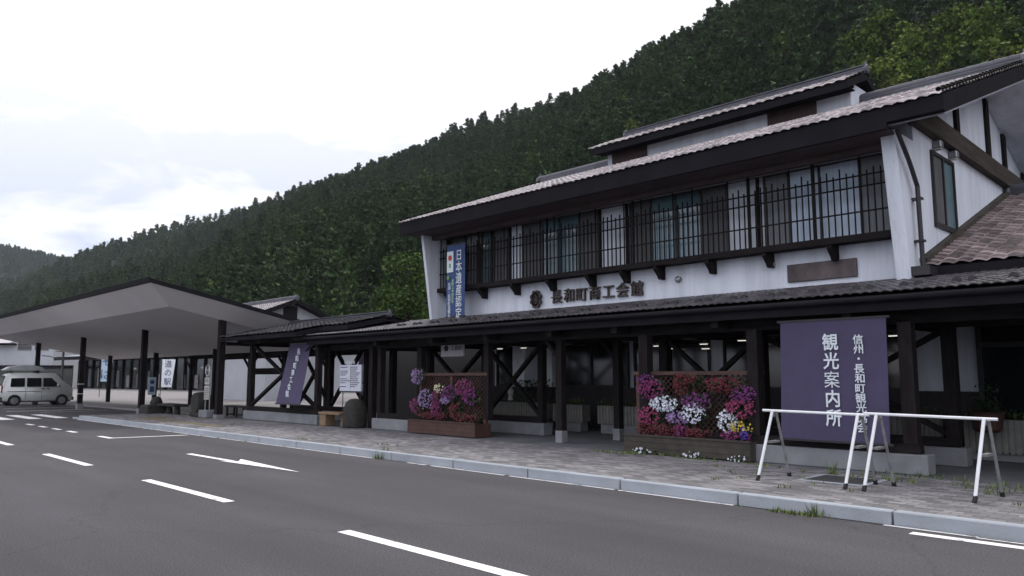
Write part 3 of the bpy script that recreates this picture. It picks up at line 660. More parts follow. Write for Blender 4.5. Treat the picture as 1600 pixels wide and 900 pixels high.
b = RB(); b.box(-1.5, Lf + 1, -1.06, -.98, 3.95, 4.42); b.build('fascia_board', FASCIA, FB)
b = RB(); b.box(.4, Lf * .80, 1.7, 1.99, .0, 4.0); b.build('shop_front', DGLASS, FB)
rr = random.Random(5)
x = .5
while x < Lf * .8:
    b = RB(); b.box(x, x + .18, 1.5, 1.69, 0, 4.0); b.build('front_post', WOOD, FB); x += 2.3
for i in range(16):
    x = 1 + i * 2.9; wd = rr.uniform(.3, .9); h1 = rr.uniform(1.4, 2.6)
    if x + wd > Lf * .8: break
    b = RB(); b.box(x, x + wd, 1.60, 1.69, .25, .25 + h1); b.build('window_display', mat('display%d' % (i % 3), [(.10, .10, .12), (.06, .065, .08), (.16, .15, .16)][i % 3], .6, .5, 2.5, stretch=(4, 4, 1)), FB)
for x in (13.5, 31):
    b = RB(); b.lathe((x, -.2, 2.72), [(.02, -.1), (.11, -.07), (.12, .03), (.03, .10)], 8); b.build('lamp', emit('far_lamp', (1, .97, .9), 3), FB)
b = RB(); b.box(Lf * .82, Lf * .99, 1.9, 1.995, 3.2, 4.2); b.build('sign_band', WOOD, FB)
for i, x in enumerate((Lf * .84, Lf * .88, Lf * .92, Lf * .96, Lf)):
    b = RB(); b.box(x, x + .22, -.4, -.18, 0, 4.0); b.build('porch_post', WOOD, FB)
    b = RB(); b.bar((x, -.3, 2.9), (x - 1.1, -.3, 4.0), .12, .14, up=(0, 1, 0)); b.bar((x + .2, -.3, 2.9), (x + 1.2, -.3, 4.0), .12, .14, up=(0, 1, 0)); b.build('porch_brace', WOOD, FB)
b = MB(); b.cyl((-78.4, 34.6, .1), (-78.4, 34.6, 1.4), .05, n=8); b.box(-78.9, -77.9, 34.5, 34.7, 1.3, 2.4)
tag(b.build('notice_post', DMETAL), 'small dark notice box on a pole before the far white wall', 'notice box')
# far white building with louvres, at the left edge
WB = thing('white_building', 'white building with dark louvres, farthest building at the left edge', 'building', (-134, 27, .0))
A = Vector((-140.0, 17.0, 0)); B = Vector((-128.5, 31.0, 0)); d_ = (B - A).normalized(); n_ = Vector((-d_.y, d_.x, 0)); rot = Matrix(((d_.x, n_.x, 0), (d_.y, n_.y, 0), (0, 0, 1))); Lw = (B - A).length
b = RB(); b.box(0, Lw, 0, 10, 0, 6.9); b.build('wall', mat('grey_plaster', (.36, .38, .42)), WB)
b = RB(); b.box(-4, Lw - 5.2, -1.2, 10, 6.35, 6.6, 0); b.prism([(-1.4, 6.6), (9, 9.2), (9, 6.6)], 'X', -4, Lw - 5.6, 1); b.build('roof', [WOOD, mat('pale_roof', (.40, .38, .42), .5, .1, .6)], WB)
for x in (Lw - 5.0, Lw - 2.6):
    b = RB(); b.box(x, x + 1.9, -.06, -.004, 5.6, 7.2)
    for i in range(7): b.box(x, x + 1.9, -.12, -.061, 5.65 + i * .22, 5.72 + i * .22, 1)
    b.build('louvre', [DMETAL, GMETAL], WB)
b = RB(); b.box(-4, Lw + 3, -.5, -.01, 2.9, 3.4); b.build('lower_eave', FASCIA, WB)
b = RB(); b.box(-4, Lw + 3, -.2, -.005, 0, 2.9); b.build('shop_front', DGLASS, WB)
L = thing('street_lamp', 'slim dark lamp post with two arms before the far white building', 'street lamp', (-101.7, 25.6, 0))
b = MB(); b.cyl((-101.7, 25.6, 0), (-101.7, 25.6, 5.9), .17, .11, n=8); b.build('pole', DMETAL, L)
b = MB(); b.bar((-101.7, 25.6, 3.6), (-102.7, 24.4, 4.1), .08); b.bar((-102.7, 24.4, 4.1), (-103.2, 23.8, 4.15), .3, .1); b.build('lamp_arm', DMETAL, L)
b = MB(); b.bar((-102.2, 24.9, 4.65), (-101.1, 26.4, 4.65), .08); b.box(-101.9, -101.5, 25.4, 25.8, 5.9, 6.2); b.build('cross_arm', DMETAL, L)

# ------------------------------------------------------------------ BANNERS AND SIGNS
def banner(name, label, cat, TL, TR, BR, BL, m, n=10, sag=.03, group=None):
    t = thing(name, label, cat, ((TL[0] + TR[0]) / 2, TL[1], min(BL[2], BR[2])), group)
    b = MB(); b.raw = True; TL, TR, BR, BL = map(Vector, (TL, TR, BR, BL))
    nrm = (TR - TL).cross(BL - TL).normalized()
    def P(u, v, off): return (TL * (1 - u) + TR * u) * (1 - v) + (BL * (1 - u) + BR * u) * v + nrm * (off + sag * (math.sin(u * 7 + v * 2) * .5 + math.sin(v * 5) * .4) * math.sin(math.pi * v))
    for off, rev in ((0, 0), (-.006, 1)):
        for i in range(n):
            for j in range(n):
                q = [P(i / n, j / n, off), P((i + 1) / n, j / n, off), P((i + 1) / n, (j + 1) / n, off), P(i / n, (j + 1) / n, off)]
                b.poly(q[::-1] if rev else q)
    c = b.build('cloth', m, t, smooth=True)
    b = MB(); b.bar(TL + (TL - TR) * .03, TR + (TR - TL) * .03, .035); b.build('rail', DMETAL, t); b = MB(); b.bar(BL + (BL - BR) * .03, BR + (BR - BL) * .03, .035); b.build('rail', DMETAL, t)
    return t
t = banner('purple_banner', 'wide purple cloth banner with white writing behind the white barrier', 'banner', (-6.12, 12.4, 2.54), (-4.40, 12.4, 2.54), (-4.44, 12.4, .58), (-6.18, 12.4, .58), PURPLE, sag=.015)
text('large_writing', '観光案内所', .285, LETTER, t, (-5.27, 12.365, 2.15), vertical=True, depth=.002, bold=.005, step=1.06, sx=.92)
text('small_writing', '信州・長和町観光協会', .158, LETTER, t, (-4.83, 12.365, 2.19), vertical=True, depth=.002, bold=.002, step=.97, sx=1.05)
t = banner('purple_banner', 'narrow purple cloth banner with white writing, leaning on the left timber frame', 'banner', (-23.45, 12.62, 2.72), (-22.1, 12.62, 2.72), (-21.75, 12.1, .76), (-23.30, 12.1, .76), PURPLE, sag=.02)
for i, ch in enumerate('長和町商工会館'):
    z = 2.42 - i * .225; yy = 12.1 + .52 * (z - .76) / 1.96 - .04
    text('writing', ch, .22, LETTER, t, (-22.66 + .0 * i, yy, z), vertical=True, depth=.002, bold=.003, sx=1.0)
t = banner('purple_banner', 'small pale purple banner farther back between the dark posts', 'banner', (-25.0, 16.3, 2.9), (-24.0, 16.3, 2.9), (-24.0, 16.3, .95), (-25.0, 16.3, .95), mat('pale_purple_cloth', (.22, .17, .28), .9), sag=.03)
text('writing', '長和町', .38, LETTER, t, (-24.5, 16.26, 1.9), vertical=True, depth=.002, step=.95)
# blue hanging banner on the bars
t = banner('blue_banner', 'tall blue banner with white writing and red disc hung on the upper window bars', 'banner', (-18.02, 14.85, 5.62), (-17.17, 14.85, 5.62), (-17.17, 14.85, 3.43), (-18.02, 14.85, 3.43), BLUE, sag=.008)
text('large_writing', '日本遺産認定', .36, LETTER, t, (-17.42, 14.82, 5.25), vertical=True, depth=.002, bold=.002, step=.98, sx=.8)
text('small_writing', '信州・長和町黒曜石', .13, LETTER, t, (-17.86, 14.82, 4.4), vertical=True, depth=.002, step=.9)
text('small_writing', '星降る中部高地', .11, mat('green_letter', (.35, .6, .4), .8), t, (-17.70, 14.82, 4.5), vertical=True, depth=.002, step=.95)
b = MB(); b.box(-17.98, -17.68, 14.818, 14.826, 4.78, 5.42); pl = b.build('white_panel', LETTER, t)
b = MB(); b.lathe((-17.83, 14.812, 5.22), [(.085, -.004), (.085, .004)], 18, axis='Y'); b.build('red_disc', mat('red_disc', (.45, .04, .04), .7), t)
b = MB(); b.box(-17.87, -17.79, 14.812, 14.817, 4.92, 5.04); b.build('green_mark', mat('green_mark', (.12, .3, .12), .7), t)
b = MB(); b.lathe((-17.92, 14.818, 4.62), [(.07, -.004), (.07, .004)], 5, axis='Y'); b.build('leaf_mark', mat('leaf_mark', (.14, .30, .12), .7), t)
# white sign hanging below the canopy
t = thing('hanging_sign', 'small white sign with dark emblem hanging below the canopy, above the left trellis', 'sign', (-16.95, 14.2, 2.2))
b = MB(); b.box(-17.42, -16.42, 14.16, 14.22, 2.2, 2.62); b.build('board', mat('sign_white', (.80, .78, .86), .6), t, bevel=.01)
b = MB()
for i in range(5): a = R(90 + i * 72); b.lathe((-17.17 + math.cos(a) * .055, 14.155, 2.44 + math.sin(a) * .055), [(.045, -.004), (.045, .004)], 8, axis='Y')
b.build('emblem', mat('sign_navy', (.03, .04, .09), .6), t)
text('writing', '工務所', .15, mat('sign_navy', (.03, .04, .09)), t, (-16.88, 14.155, 2.43), depth=.002, step=1.05)
text('small_writing', '長和町', .06, mat('sign_navy', (.03, .04, .09)), t, (-16.7, 14.155, 2.55), depth=.002, step=1.05)
b = MB(); b.cyl((-17.3, 14.19, 2.62), (-17.3, 14.19, 2.72), .01, n=5); b.cyl((-16.55, 14.19, 2.62), (-16.55, 14.19, 2.72), .01, n=5); b.build('hanger', DMETAL, t)
# notice board by the bench
t = thing('notice_board', 'white notice board with lines of black writing on two thin legs by the bench', 'notice board', (-19.8, 12.75, .15))
b = MB(); b.box(-20.5, -19.35, 12.72, 12.76, 1.2, 1.98); b.build('board', mat('sign_paper', (.50, .53, .62), .7), t)
b = MB(); b.box(-20.54, -19.31, 12.74, 12.79, 1.16, 1.2); b.cyl((-20.4, 12.78, .15), (-20.4, 12.78, 1.2), .015, n=6); b.cyl((-19.45, 12.78, .15), (-19.45, 12.78, 1.2), .015, n=6); b.build('stand', DMETAL, t)
INK = mat('black_ink', (.02, .02, .03), .8)
b = MB()
rr = random.Random(9)
for c in range(2):
    for r_ in range(12):
        z = 1.90 - r_ * .058; x = -20.46 + c * .56; xe = x + rr.uniform(.25, .5); 
        if rr.random() < .15: continue
        while x < xe: wd = rr.uniform(.02, .07); b.box(x, x + wd, 12.714, 12.72, z, z + .022); x += wd + .015
b.box(-19.915, -19.91, 12.714, 12.72, 1.24, 1.95)
b.build('writing', INK, t)
text('heading', '会員案内板', .11, LETTER, t, (-20.25, 12.74, 2.05), depth=.003, step=1.1)

# bus stop sign
t = thing('bus_stop_sign', 'pale bus stop sign with round top and timetable, on a block base', 'bus stop', (-28.05, 11.9, .15))
b = MB(); b.box(-28.55, -27.85, 11.75, 12.05, .15, .42); b.build('base', CONC, t, bevel=.02)
b = MB(); b.cyl((-28.32, 11.9, .4), (-28.32, 11.9, 1.9), .022, n=8); b.cyl((-27.95, 11.9, .4), (-27.95, 11.9, 1.9), .022, n=8); b.build('pole', METAL, t)
b = MB(); b.lathe((-28.13, 11.86, 1.86), [(.22, -.012), (.22, .012)], 20, axis='Y'); b.build('disc', mat('sign_cream', (.42, .42, .40), .6), t)
b = MB(); b.lathe((-28.13, 11.844, 1.98), [(.10, -.003), (.10, .003)], 12, axis='Y'); b.box(-28.23, -28.03, 11.838, 11.846, 1.70, 1.86); b.build('emblem', mat('sign_navy', (.03, .04, .09)), t)
b = MB(); b.box(-28.33, -27.93, 11.84, 11.87, 1.35, 1.60); b.box(-28.33, -27.93, 11.84, 11.87, .80, 1.30); b.build('timetable', mat('sign_cream', (.42, .42, .40), .6), t)
text('writing', 'バス', .16, INK, t, (-28.21, 11.832, 1.48), depth=.002, step=1.0)
b = MB()
for i in range(6): b.box(-28.30, -27.96, 11.834, 11.84, .85 + i * .07, .87 + i * .07)
b.build('table_lines', INK, t)

# nobori flags and blue sign
def nobori(label, x, y, h0, h1, wd, s, m):
    t = thing('nobori_flag', label, 'flag', (x, y, .1), 'narrow upright flags before the shop row')
    b = MB(); b.cyl((x, y, .1), (x, y, h1 + .1), .025, n=6); b.build('pole', DMETAL, t)
    b = MB(); b.raw = True
    n = 8; q = lambda i, u: (x + u * wd * .3 - .10 * (1 - i / n) * 0, y + .03 + u * wd + .20 * u * (i / n), h0 + (h1 - h0) * i / n)
    for i in range(n): b.poly([q(i, 0), q(i, 1), q(i + 1, 1), q(i + 1, 0)])
    b.build('cloth', m, t)
    text('writing', s, (h1 - h0) / len(s) * .85, BLUE, t, (x + wd * .18 + .06, y + .03 + wd * .55, h1 - (h1 - h0) / len(s) * .55), rotz=R(73), vertical=True, depth=.002, step=1.12, sx=.9)
nobori('white nobori flag with blue writing in front of the dark shop row', -59.0, 21.4, .90, 2.95, .68, '道の駅', mat('flag_white', (.82, .86, .92), .8))
nobori('pale blue nobori flag just right of the van roof', -66.0, 19.3, 1.3, 3.4, .60, 'そば', mat('flag_pale_blue', (.42, .55, .66), .8))
t = thing('small_sign', 'small blue and white sign on two thin legs under the canopy', 'sign', (-36.7, 13.1, .1))
b = MB(); b.cyl((-36.85, 13.0, .1), (-36.85, 13.0, .9), .02, n=6); b.cyl((-36.55, 13.2, .1), (-36.55, 13.2, .9), .02, n=6); b.build('leg', METAL, t)
b = MB(); b.bar((-36.78, 12.95, .82), (-36.78, 12.95, 1.62), .04, .34, up=(0, 1, 0)); b.build('board', mat('sign_pale', (.40, .50, .58), .6), t)
b = MB(); b.lathe((-36.745, 12.95, 1.40), [(.10, -.004), (.10, .004)], 12, axis='X'); b.box(-36.75, -36.742, 12.86, 13.04, .95, 1.2); b.build('symbol', BLUE, t)

# ------------------------------------------------------------------ BENCHES, STONES
t = thing('wooden_bench', 'pale wooden bench with block legs left of the upright stone', 'bench', (-20.1, 12.6, .15))
b = MB(); b.box(-21.0, -19.84, 12.30, 12.70, .50, .57); b.build('seat', BENCHW, t, bevel=.01)
for x, wl in ((-20.97, .34), (-20.1, .14)): b = MB(); b.box(x, x + wl, 12.33 + (.34 - wl), 12.67, .15, .50); b.build('leg', BENCHW, t, bevel=.012)
t = thing('dark_bench', 'dark slim bench right of the canopy post by the bus stop', 'bench', (-27.4, 12.9, .15))
b = MB(); b.box(-28.6, -26.7, 12.75, 13.15, .50, .56); b.build('seat', DMETAL, t)
for x in (-28.5, -27.7, -26.85): b = MB(); b.box(x, x + .06, 12.78, 12.84, .15, .5); b.box(x, x + .06, 13.05, 13.11, .15, .5); b.box(x + .01, x + .05, 12.84, 13.05, .2, .25); b.build('leg', DMETAL, t)
b = MB(); b.lathe((-19.45, 12.60, .13), [(.34, 0), (.36, .1), (.34, .4), (.31, .6), (.24, .76), (.14, .84), (.03, .86)], 18, wob=.2)
tag(b.build('standing_stone', STONE, smooth=True), 'upright rounded dark stone on the pavement right of the wooden bench', 'stone')
t = thing('upright_stone_disc', 'round dark stone wheel set upright on a block by the bus stop', 'stone ornament', (-29.3, 12.0, .15))
b = MB(); b.lathe((-28.95, 12.0, .66), [(.25, -.26), (.38, -.24), (.41, -.1), (.41, .13), (.37, .25), (.15, .26)], 20, axis='Y', wob=.06); b.build('wheel', STONE, t)
b = MB(); b.box(-29.4, -28.5, 11.75, 12.3, .15, .32); b.build('base_block', STONE, t, bevel=.04)
t = thing('garden_stone_bench', 'dark stone seat group with slab top under the canopy, left of the stone wheel', 'stone seat', (-32.6, 11.9, .15))
b = MB(); b.box(-33.4, -32.5, 11.3, 12.2, .0, .50); b.build('block', STONE, t, bevel=.07)
b = MB(); b.box(-32.6, -30.8, 11.7, 12.3, .46, .56); b.build('slab', STONE, t, bevel=.03)
for x in (-32.0, -31.2): b = MB(); b.cyl((x, 12.0, .15), (x, 12.0, .46), .14, .1, n=10); b.build('leg', STONE, t)
b = MB(); b.lathe((-32.9, 11.8, .48), [(.2, 0), (.26, .1), (.16, .3), (.03, .36)], 10, wob=.3); b.build('carving', STONE, t)

# ------------------------------------------------------------------ WHITE FOLDING BARRIERS
def barrier(label, xa, xb, ltl=0.):
    t = thing('folding_barrier', label, 'barrier', ((xa + xb) / 2, 10.6, .15), 'white tube barriers on the pavement')
    b = MB(); b.cyl((xa - .14, 10.70, 1.12), (xb + .16, 10.70, 1.10), .019, n=10); b.build('top_rail', WMETAL, t)
    for x in (xa, xb):
        b = MB(); b.cyl((x + .02, 10.67, 1.10), (x - .03, 10.28, .19), .021, n=10); l = b.build('front_leg', WMETAL, t)
        b = MB(); b.cyl((x - .027, 10.30, .22), (x - .033, 10.26, .15), .027, n=10); b.build('foot_cap', RUBBER, l)
        b = MB(); b.cyl((x + .05, 10.74, 1.08), (x + .07, 11.02, .19), .019, n=10); l = b.build('rear_leg', GMETAL, t)
        b = MB(); b.cyl((x + .07, 11.01, .21), (x + .07, 11.04, .15), .03, n=10); b.build('foot_cap', RUBBER, l)
        b = MB(); b.box(x - .01, x + .06, 10.55, 10.8, .66, .69); b.cyl((x, 10.7, 1.06), (x + .04, 10.7, 1.06), .035, n=8); b.build('hinge', GMETAL, t)
barrier('left white tube barrier with folding legs before the purple banner', -5.47, -4.24)
barrier('right white tube barrier with folding legs, nearest the right edge', -4.0, -2.74)

# ------------------------------------------------------------------ FLOWER TRELLISES
def trellis(label, x0, x1, y0, y1, zt, m, boxh=.33, frame_m=None):
    fm = frame_m or m
    t = thing('flower_trellis', label, 'planter trellis', ((x0 + x1) / 2, (y0 + y1) / 2, .15), 'planter boxes with lattice screens')
    b = MB(); b.box(x0, x1, y0, y0 + .035, .17, .15 + boxh); b.box(x0, x1, y1 - .035, y1, .17, .15 + boxh); b.box(x0, x0 + .035, y0 + .035, y1 - .035, .17, .15 + boxh); b.box(x1 - .035, x1, y0 + .035, y1 - .035, .17, .15 + boxh)
    b.box(x0 + .036, x1 - .036, y0 + .036, y1 - .036, .3, .15 + boxh - .04, 1); b.box(x0 - .02, x1 + .02, y0 - .02, y0 + .05, .15 + boxh, .15 + boxh + .03)
    for i in range(1, 3): b.box(x0, x1, y0 - .004, y0, .15 + boxh * i / 3, .156 + boxh * i / 3, 1)
    b.build('planter_box', [m, STONE], t)
    ys = y1 - .12
    for x in (x0 + .06, (x0 + x1) / 2, x1 - .06): b = MB(); b.box(x - .04, x + .04, ys - .04, ys + .04, .48, zt - .07); b.build('post', fm, t)
    b = MB(); b.box(x0 - .03, x1 + .05, ys - .07, ys + .07, zt - .07, zt); b.build('top_rail', fm, t)
    b = MB(); za, zb = .52, zt - .07; xa, xb = x0 + .1, x1 - .1; st = .115
    k = xa - (zb - za)
    while k < xb:
        p0 = (max(k, xa), za + max(0, xa - k)); L_ = min(zb - p0[1], xb - p0[0])
        if L_ > .03: b.bar((p0[0], ys - .012, p0[1]), (p0[0] + L_, ys - .012, p0[1] + L_), .012, .03, up=(0, 1, 0)); b.bar((xa + xb - p0[0], ys + .008, p0[1]), (xa + xb - p0[0] - L_, ys + .008, p0[1] + L_), .012, .03, up=(0, 1, 0))
        k += st
    b.build('lattice', fm, t)
    return ys
ysL = trellis('red-brown wooden planter with lattice screen full of flowers, left one', -16.64, -13.96, 12.42, 12.95, 1.72, REDWOOD)
ysR = trellis('grey planter box with reddish lattice screen full of flowers, nearer the barrier', -9.40, -6.70, 12.28, 12.85, 1.72, GREYWOOD, frame_m=REDWOOD)
RTRIM = None
PCOL = {}
def petal(name, c):
    if name not in PCOL: PCOL[name] = mat('petal_' + name, c, .6, .15, 20, tint=True)
    return PCOL[name]
def plant(label, x, y, z, rx, rzv, cname, col, n=70, fl=.034, lf=170, dens=1., drop=0.):
    rr = random.Random(hash((round(x * 100), round(z * 100))) & 0xffff)
    t = thing('petunia_plant', label, 'flowering plant', (x, y, z - rzv), 'flowering plants on the trellises')
    b = MB(); b.raw = True
    for i in range(lf):
        a = rr.uniform(0, 6.283); q = math.sqrt(rr.random()); px, pz = x + math.cos(a) * q * rx * 1.1, z - .02 + math.sin(a) * q * rzv * 1.1; py = y + rr.uniform(-.02, .10)
        d1 = Vector((rr.uniform(-1, 1), rr.uniform(-.7, .3), rr.uniform(-1, 1))).normalized(); d2 = d1.cross(Vector((rr.uniform(-1, 1), rr.uniform(-1, 1), rr.uniform(-1, 1)))).normalized(); s = rr.uniform(.022, .045)
        P = Vector((px, py, pz)); b.poly([P - d1 * s, P + d2 * s * .5, P + d1 * s, P - d2 * s * .5], 0, rr.uniform(.5, 1.5))
    b.build('foliage', LEAF, t)
    b = MB(); b.raw = True; rx *= 1.08; rzv *= 1.05; n = n * 1.5; fl *= .64
    for i in range(int(n * dens)):
        a = rr.uniform(0, 6.283); q = rr.random() ** .5; px, pz = x + math.cos(a) * q * rx, z + math.sin(a) * q * rzv; py = y - .05 - .10 * (1 - q * q) + rr.uniform(-.03, .03)
        nr = Vector((rr.uniform(-.6, .6), -1, rr.uniform(-.2, .8))).normalized(); u = nr.cross(Vector((0, 0, 1))).normalized(); v = nr.cross(u); s = fl * rr.uniform(.7, 1.25); P = Vector((px, py, pz)); tn = rr.uniform(.65, 1.3); ph = rr.uniform(0, 1)
        for k in range(5):
            a0 = ph + k * 1.2566; r0 = lambda aa, r: P + (u * math.cos(aa) + v * math.sin(aa)) * r + nr * (r * .35)
            b.poly([P - nr * .008, r0(a0 - .55, s * .85), r0(a0, s * 1.08), r0(a0 + .55, s * .85)], 0, tn * rr.uniform(.9, 1.1))
    b.build('blossoms', petal(cname, col), t)
MAG = (.19, .025, .12); PUR = (.14, .025, .15); LIL = (.28, .19, .38); WHT = (.60, .63, .72); RED = (.12, .010, .022); PNK = (.25, .035, .11); DRD = (.11, .010, .022); CRM = (.60, .58, .42); YEL = (.52, .40, .05); BLU = (.07, .06, .38)
def YZ(px, py): return px, py
LP = [('lilac plant at the top left corner', -16.55, 1.62, .24, .22, 'lilac', LIL, 70), ('lilac plant in the middle of the left half', -16.18, 1.02, .28, .26, 'lilac', LIL, 85),
      ('purple-pink plant low at the left edge', -16.62, .85, .2, .2, 'magenta', MAG, 50), ('small cream-white plant', -15.62, 1.31, .15, .13, 'cream', CRM, 40),
      ('pink-magenta plant trailing below the cream one', -15.68, 1.05, .17, .27, 'magenta', MAG, 90), ('bright magenta plant at upper right', -14.62, 1.30, .33, .24, 'magenta', MAG, 120),
      ('purple plant in the centre', -15.22, 1.19, .24, .2, 'purple', PUR, 70), ('small white and lilac plant in the centre', -15.32, 1.0, .2, .1, 'lilac', LIL, 40),
      ('magenta plant low in the centre', -15.72, .74, .2, .2, 'magenta', MAG, 60), ('red plant low right of centre', -14.98, .78, .17, .18, 'red', RED, 55),
      ('dark red plants along the box, left half', -15.9, .60, .6, .10, 'darkred', DRD, 80), ('dark red plants along the box, right half', -14.6, .60, .5, .10, 'red', RED, 70), ('purple plant at the lower right', -14.4, 1.1, .25, .2, 'purple', PUR, 50)]
for l, x, z, a, c, cn, co, n in LP: plant(l + ' of the left trellis', x, ysL - .12, z + .02, a, c, cn, co, n, fl=.036)
RP = [('large magenta plant at the upper left', -8.92, 1.36, .30, .2, 'magenta', MAG, 110), ('purple plant at the top left corner', -9.05, 1.55, .2, .1, 'purple', PUR, 30), ('big white plant below the magenta one', -8.62, 1.08, .29, .15, 'white', WHT, 120),
      ('scarlet plant at the top, left of centre', -8.22, 1.45, .15, .2, 'red', RED, 70), ('small scarlet plant beside it at the top', -8.0, 1.56, .14, .08, 'red', RED, 25), ('scarlet plant at the top, right of centre', -7.44, 1.45, .24, .13, 'red', RED, 60),
      ('dark red plant at the upper right', -7.2, 1.42, .2, .17, 'darkred', DRD, 50), ('purple plant near the right edge', -6.92, 1.28, .24, .16, 'purple', PUR, 65), ('pink-magenta plant at the right edge', -6.98, 1.04, .29, .17, 'pink', PNK, 90),
      ('purple plant in the centre', -7.9, 1.14, .3, .16, 'purple', PUR, 75), ('white and lilac plant in the centre', -7.98, .93, .24, .19, 'white', WHT, 75), ('pink and lilac plant left of the centre', -8.3, .82, .25, .12, 'lilac', LIL, 60),
      ('pink plant at the left edge', -8.98, .84, .26, .17, 'pink', PNK, 75), ('white plant right of the centre', -7.27, .80, .18, .2, 'white', WHT, 75), ('yellow plant low on the right', -7.0, .70, .22, .1, 'yellow', YEL, 35),
      ('small blue plant low on the right', -6.92, .60, .09, .12, 'blue', BLU, 30), ('dark red plants along the box, left half', -8.75, .58, .5, .13, 'darkred', DRD, 100), ('magenta plant low in the middle', -8.25, .6, .14, .12, 'magenta', MAG, 40),
      ('red and white plants low in the middle', -7.9, .56, .28, .09, 'red', RED, 45), ('magenta plant low at the right', -7.1, .55, .3, .1, 'magenta', MAG, 55)]
for l, x, z, a, c, cn, co, n in RP: plant(l + ' of the right trellis', x, ysR - .14, z + .02, a, c, cn, co, n, fl=.032)
for l, x, n in (('left', -8.85, 14), ('middle', -7.75, 12), ('right', -6.85, 8)):
    plant('small white flowers on the ground before the right trellis, %s clump' % l, x, 12.2, .22, .2, .05, 'white', WHT, n, fl=.028, lf=25)
# weeds
b = MB(); b.raw = True; rr = random.Random(31)
spots = [(-12.9, 9.0, .18, .12, 70, .16), (-4.35, 8.87, .26, .06, 170, .05), (-4.1, 8.92, .08, .04, 30, .15)] + [(rr.uniform(-9.8, -6.2), rr.uniform(11.95, 12.25), .25, .05, 26, .06) for _ in range(14)] + \
        [(rr.uniform(-4.8, 1.0), rr.uniform(11.3, 12.5), .28, .07, 22, .08) for _ in range(34)] + [(rr.uniform(-7, -1), rr.uniform(9.8, 12.3), .06, .05, 8, .06) for _ in range(26)] + [(-5.05, 11.75, .06, .05, 30, .2), (-16.5, 9.3, .3, .06, 16, .05), (-14.0, 9.8, .4, .1, 18, .05)]
for x, y, rx, ry, n, hh in spots:
    for i in range(n):
        px, py = rr.gauss(x, rx * .6), rr.gauss(y, ry * .7); z0 = .152 if py > 9.12 else .002
        hgt = hh * rr.uniform(.4, 1.2); a = rr.uniform(0, 6.28); lx, ly = math.cos(a) * hgt * rr.uniform(.1, .8), math.sin(a) * hgt * rr.uniform(.1, .8); w_ = rr.uniform(.005, .013)
        b.poly([(px - w_ * math.sin(a), py + w_ * math.cos(a), z0), (px + w_ * math.sin(a), py - w_ * math.cos(a), z0), (px + lx, py + ly, z0 + hgt)], 0, rr.uniform(.5, 1.6))
tag(b.build('weeds', WEED, loc=(0, 0, 0)), 'weeds growing in the paving joints and along the kerb', 'weeds', kind='stuff')

# slatted planters with shrubs under the canopy
def slat_planter(label, x0, x1, y, z0=.42, z1=.86):
    t = thing('slatted_planter', label, 'planter', ((x0 + x1) / 2, y, .15), 'slatted planters below the canopy')
    b = MB(); b.box(x0, x1, y, y + .4, z0, z1)
    x = x0
    while x < x1: b.box(x, x + .07, y - .02, y - .002, z0 - .02, z1 + .01); x += .1
    b.build('box', SLATW, t); b = MB(); b.box(x0 + .05, x1 - .05, y + .05, y + .35, .15, z0 - .021); b.build('foot', CONC, t)
    b = MB(); b.raw = True; q = random.Random(int(x0 * 10))
    for i in range(int(220 * (x1 - x0))):
        P = Vector((q.uniform(x0, x1), y + q.uniform(0, .4), z1 + abs(q.gauss(0, .07)))); d = Vector((q.uniform(-1, 1), q.uniform(-1, 1), q.uniform(-.2, 1))).normalized(); e = d.cross(Vector((0, 0, 1))).normalized(); s = .04
        b.poly([P, P + e * s * .5 + d * s, P + d * s * 2, P - e * s * .5 + d * s], 0, q.uniform(.5, 1.8))
    b.build('plants', mat('shrub_leaf', (.05, .075, .02), .6, .3, 6, tint=True), t)
slat_planter('slatted planter with low green plants left of the gate posts', -17.9, -15.2, 16.3)
slat_planter('slatted planter just behind the front gate post', -14.6, -13.6, 15.9)
slat_planter('slatted planter between the two gate posts', -13.0, -10.9, 15.9)
slat_planter('slatted planter behind the right end of the purple banner', -7.0, -5.0, 16.4)
slat_planter('slatted planter behind the right barrier', -4.3, -2.6, 15.6, .3)
t = thing('potted_plant', 'dark shrub in a red-brown pot behind the right end of the white barrier', 'potted plant', (-3.8, 15.4, .66))
b = MB(); b.lathe((-3.85, 15.3, .66), [(.16, 0), (.22, .05), (.27, .32), (.29, .34), (.27, .36), (.2, .34)], 16); b.build('pot', mat('red_brown_pot', (.04, .016, .014), .6, .2), t)
b = MB(); b.raw = True; q = random.Random(3)
for i in range(420):
    P = Vector((q.gauss(-3.85, .12), q.gauss(15.3, .12), 1.0 + abs(q.gauss(0, .2)))); d = Vector((q.uniform(-1, 1), q.uniform(-1, 1), q.uniform(-.4, 1))).normalized(); e = d.cross(Vector((.1, .2, 1))).normalized(); s_ = .04
    b.poly([P, P + e * s_ * .5 + d * s_, P + d * s_ * 2, P - e * s_ * .5 + d * s_], 0, q.uniform(.3, 1.1))
b.build('foliage', LEAF, t)
b = MB(); b.lathe((-16.6, 16.2, .93), [(.09, 0), (.06, .12), (.10, .28), (.05, .38), (.07, .44), (.02, .52)], 10, wob=.3)
tag(b.build('garden_ornament', mat('pale_ornament', (.5, .5, .52), .6)), 'small pale garden ornament among the planter greenery', 'ornament')
b = MB(); b.raw = True; q = random.Random(77)
for i in range(900):
    P = Vector((q.gauss(-16.0, .45), q.gauss(16.5, .2), q.uniform(.9, 1.5))); d = Vector((q.uniform(-1, 1), q.uniform(-1, 1), q.uniform(-.4, 1))).normalized(); e = d.cross(Vector((.1, .2, 1))).normalized(); s = .045
    b.poly([P, P + e * s * .5 + d * s, P + d * s * 2, P - e * s * .5 + d * s], 0, q.uniform(.4, 1.4))
tag(b.build('potted_shrub', LEAF), 'dark leafy shrub behind the slatted planter near the white pier', 'shrub')

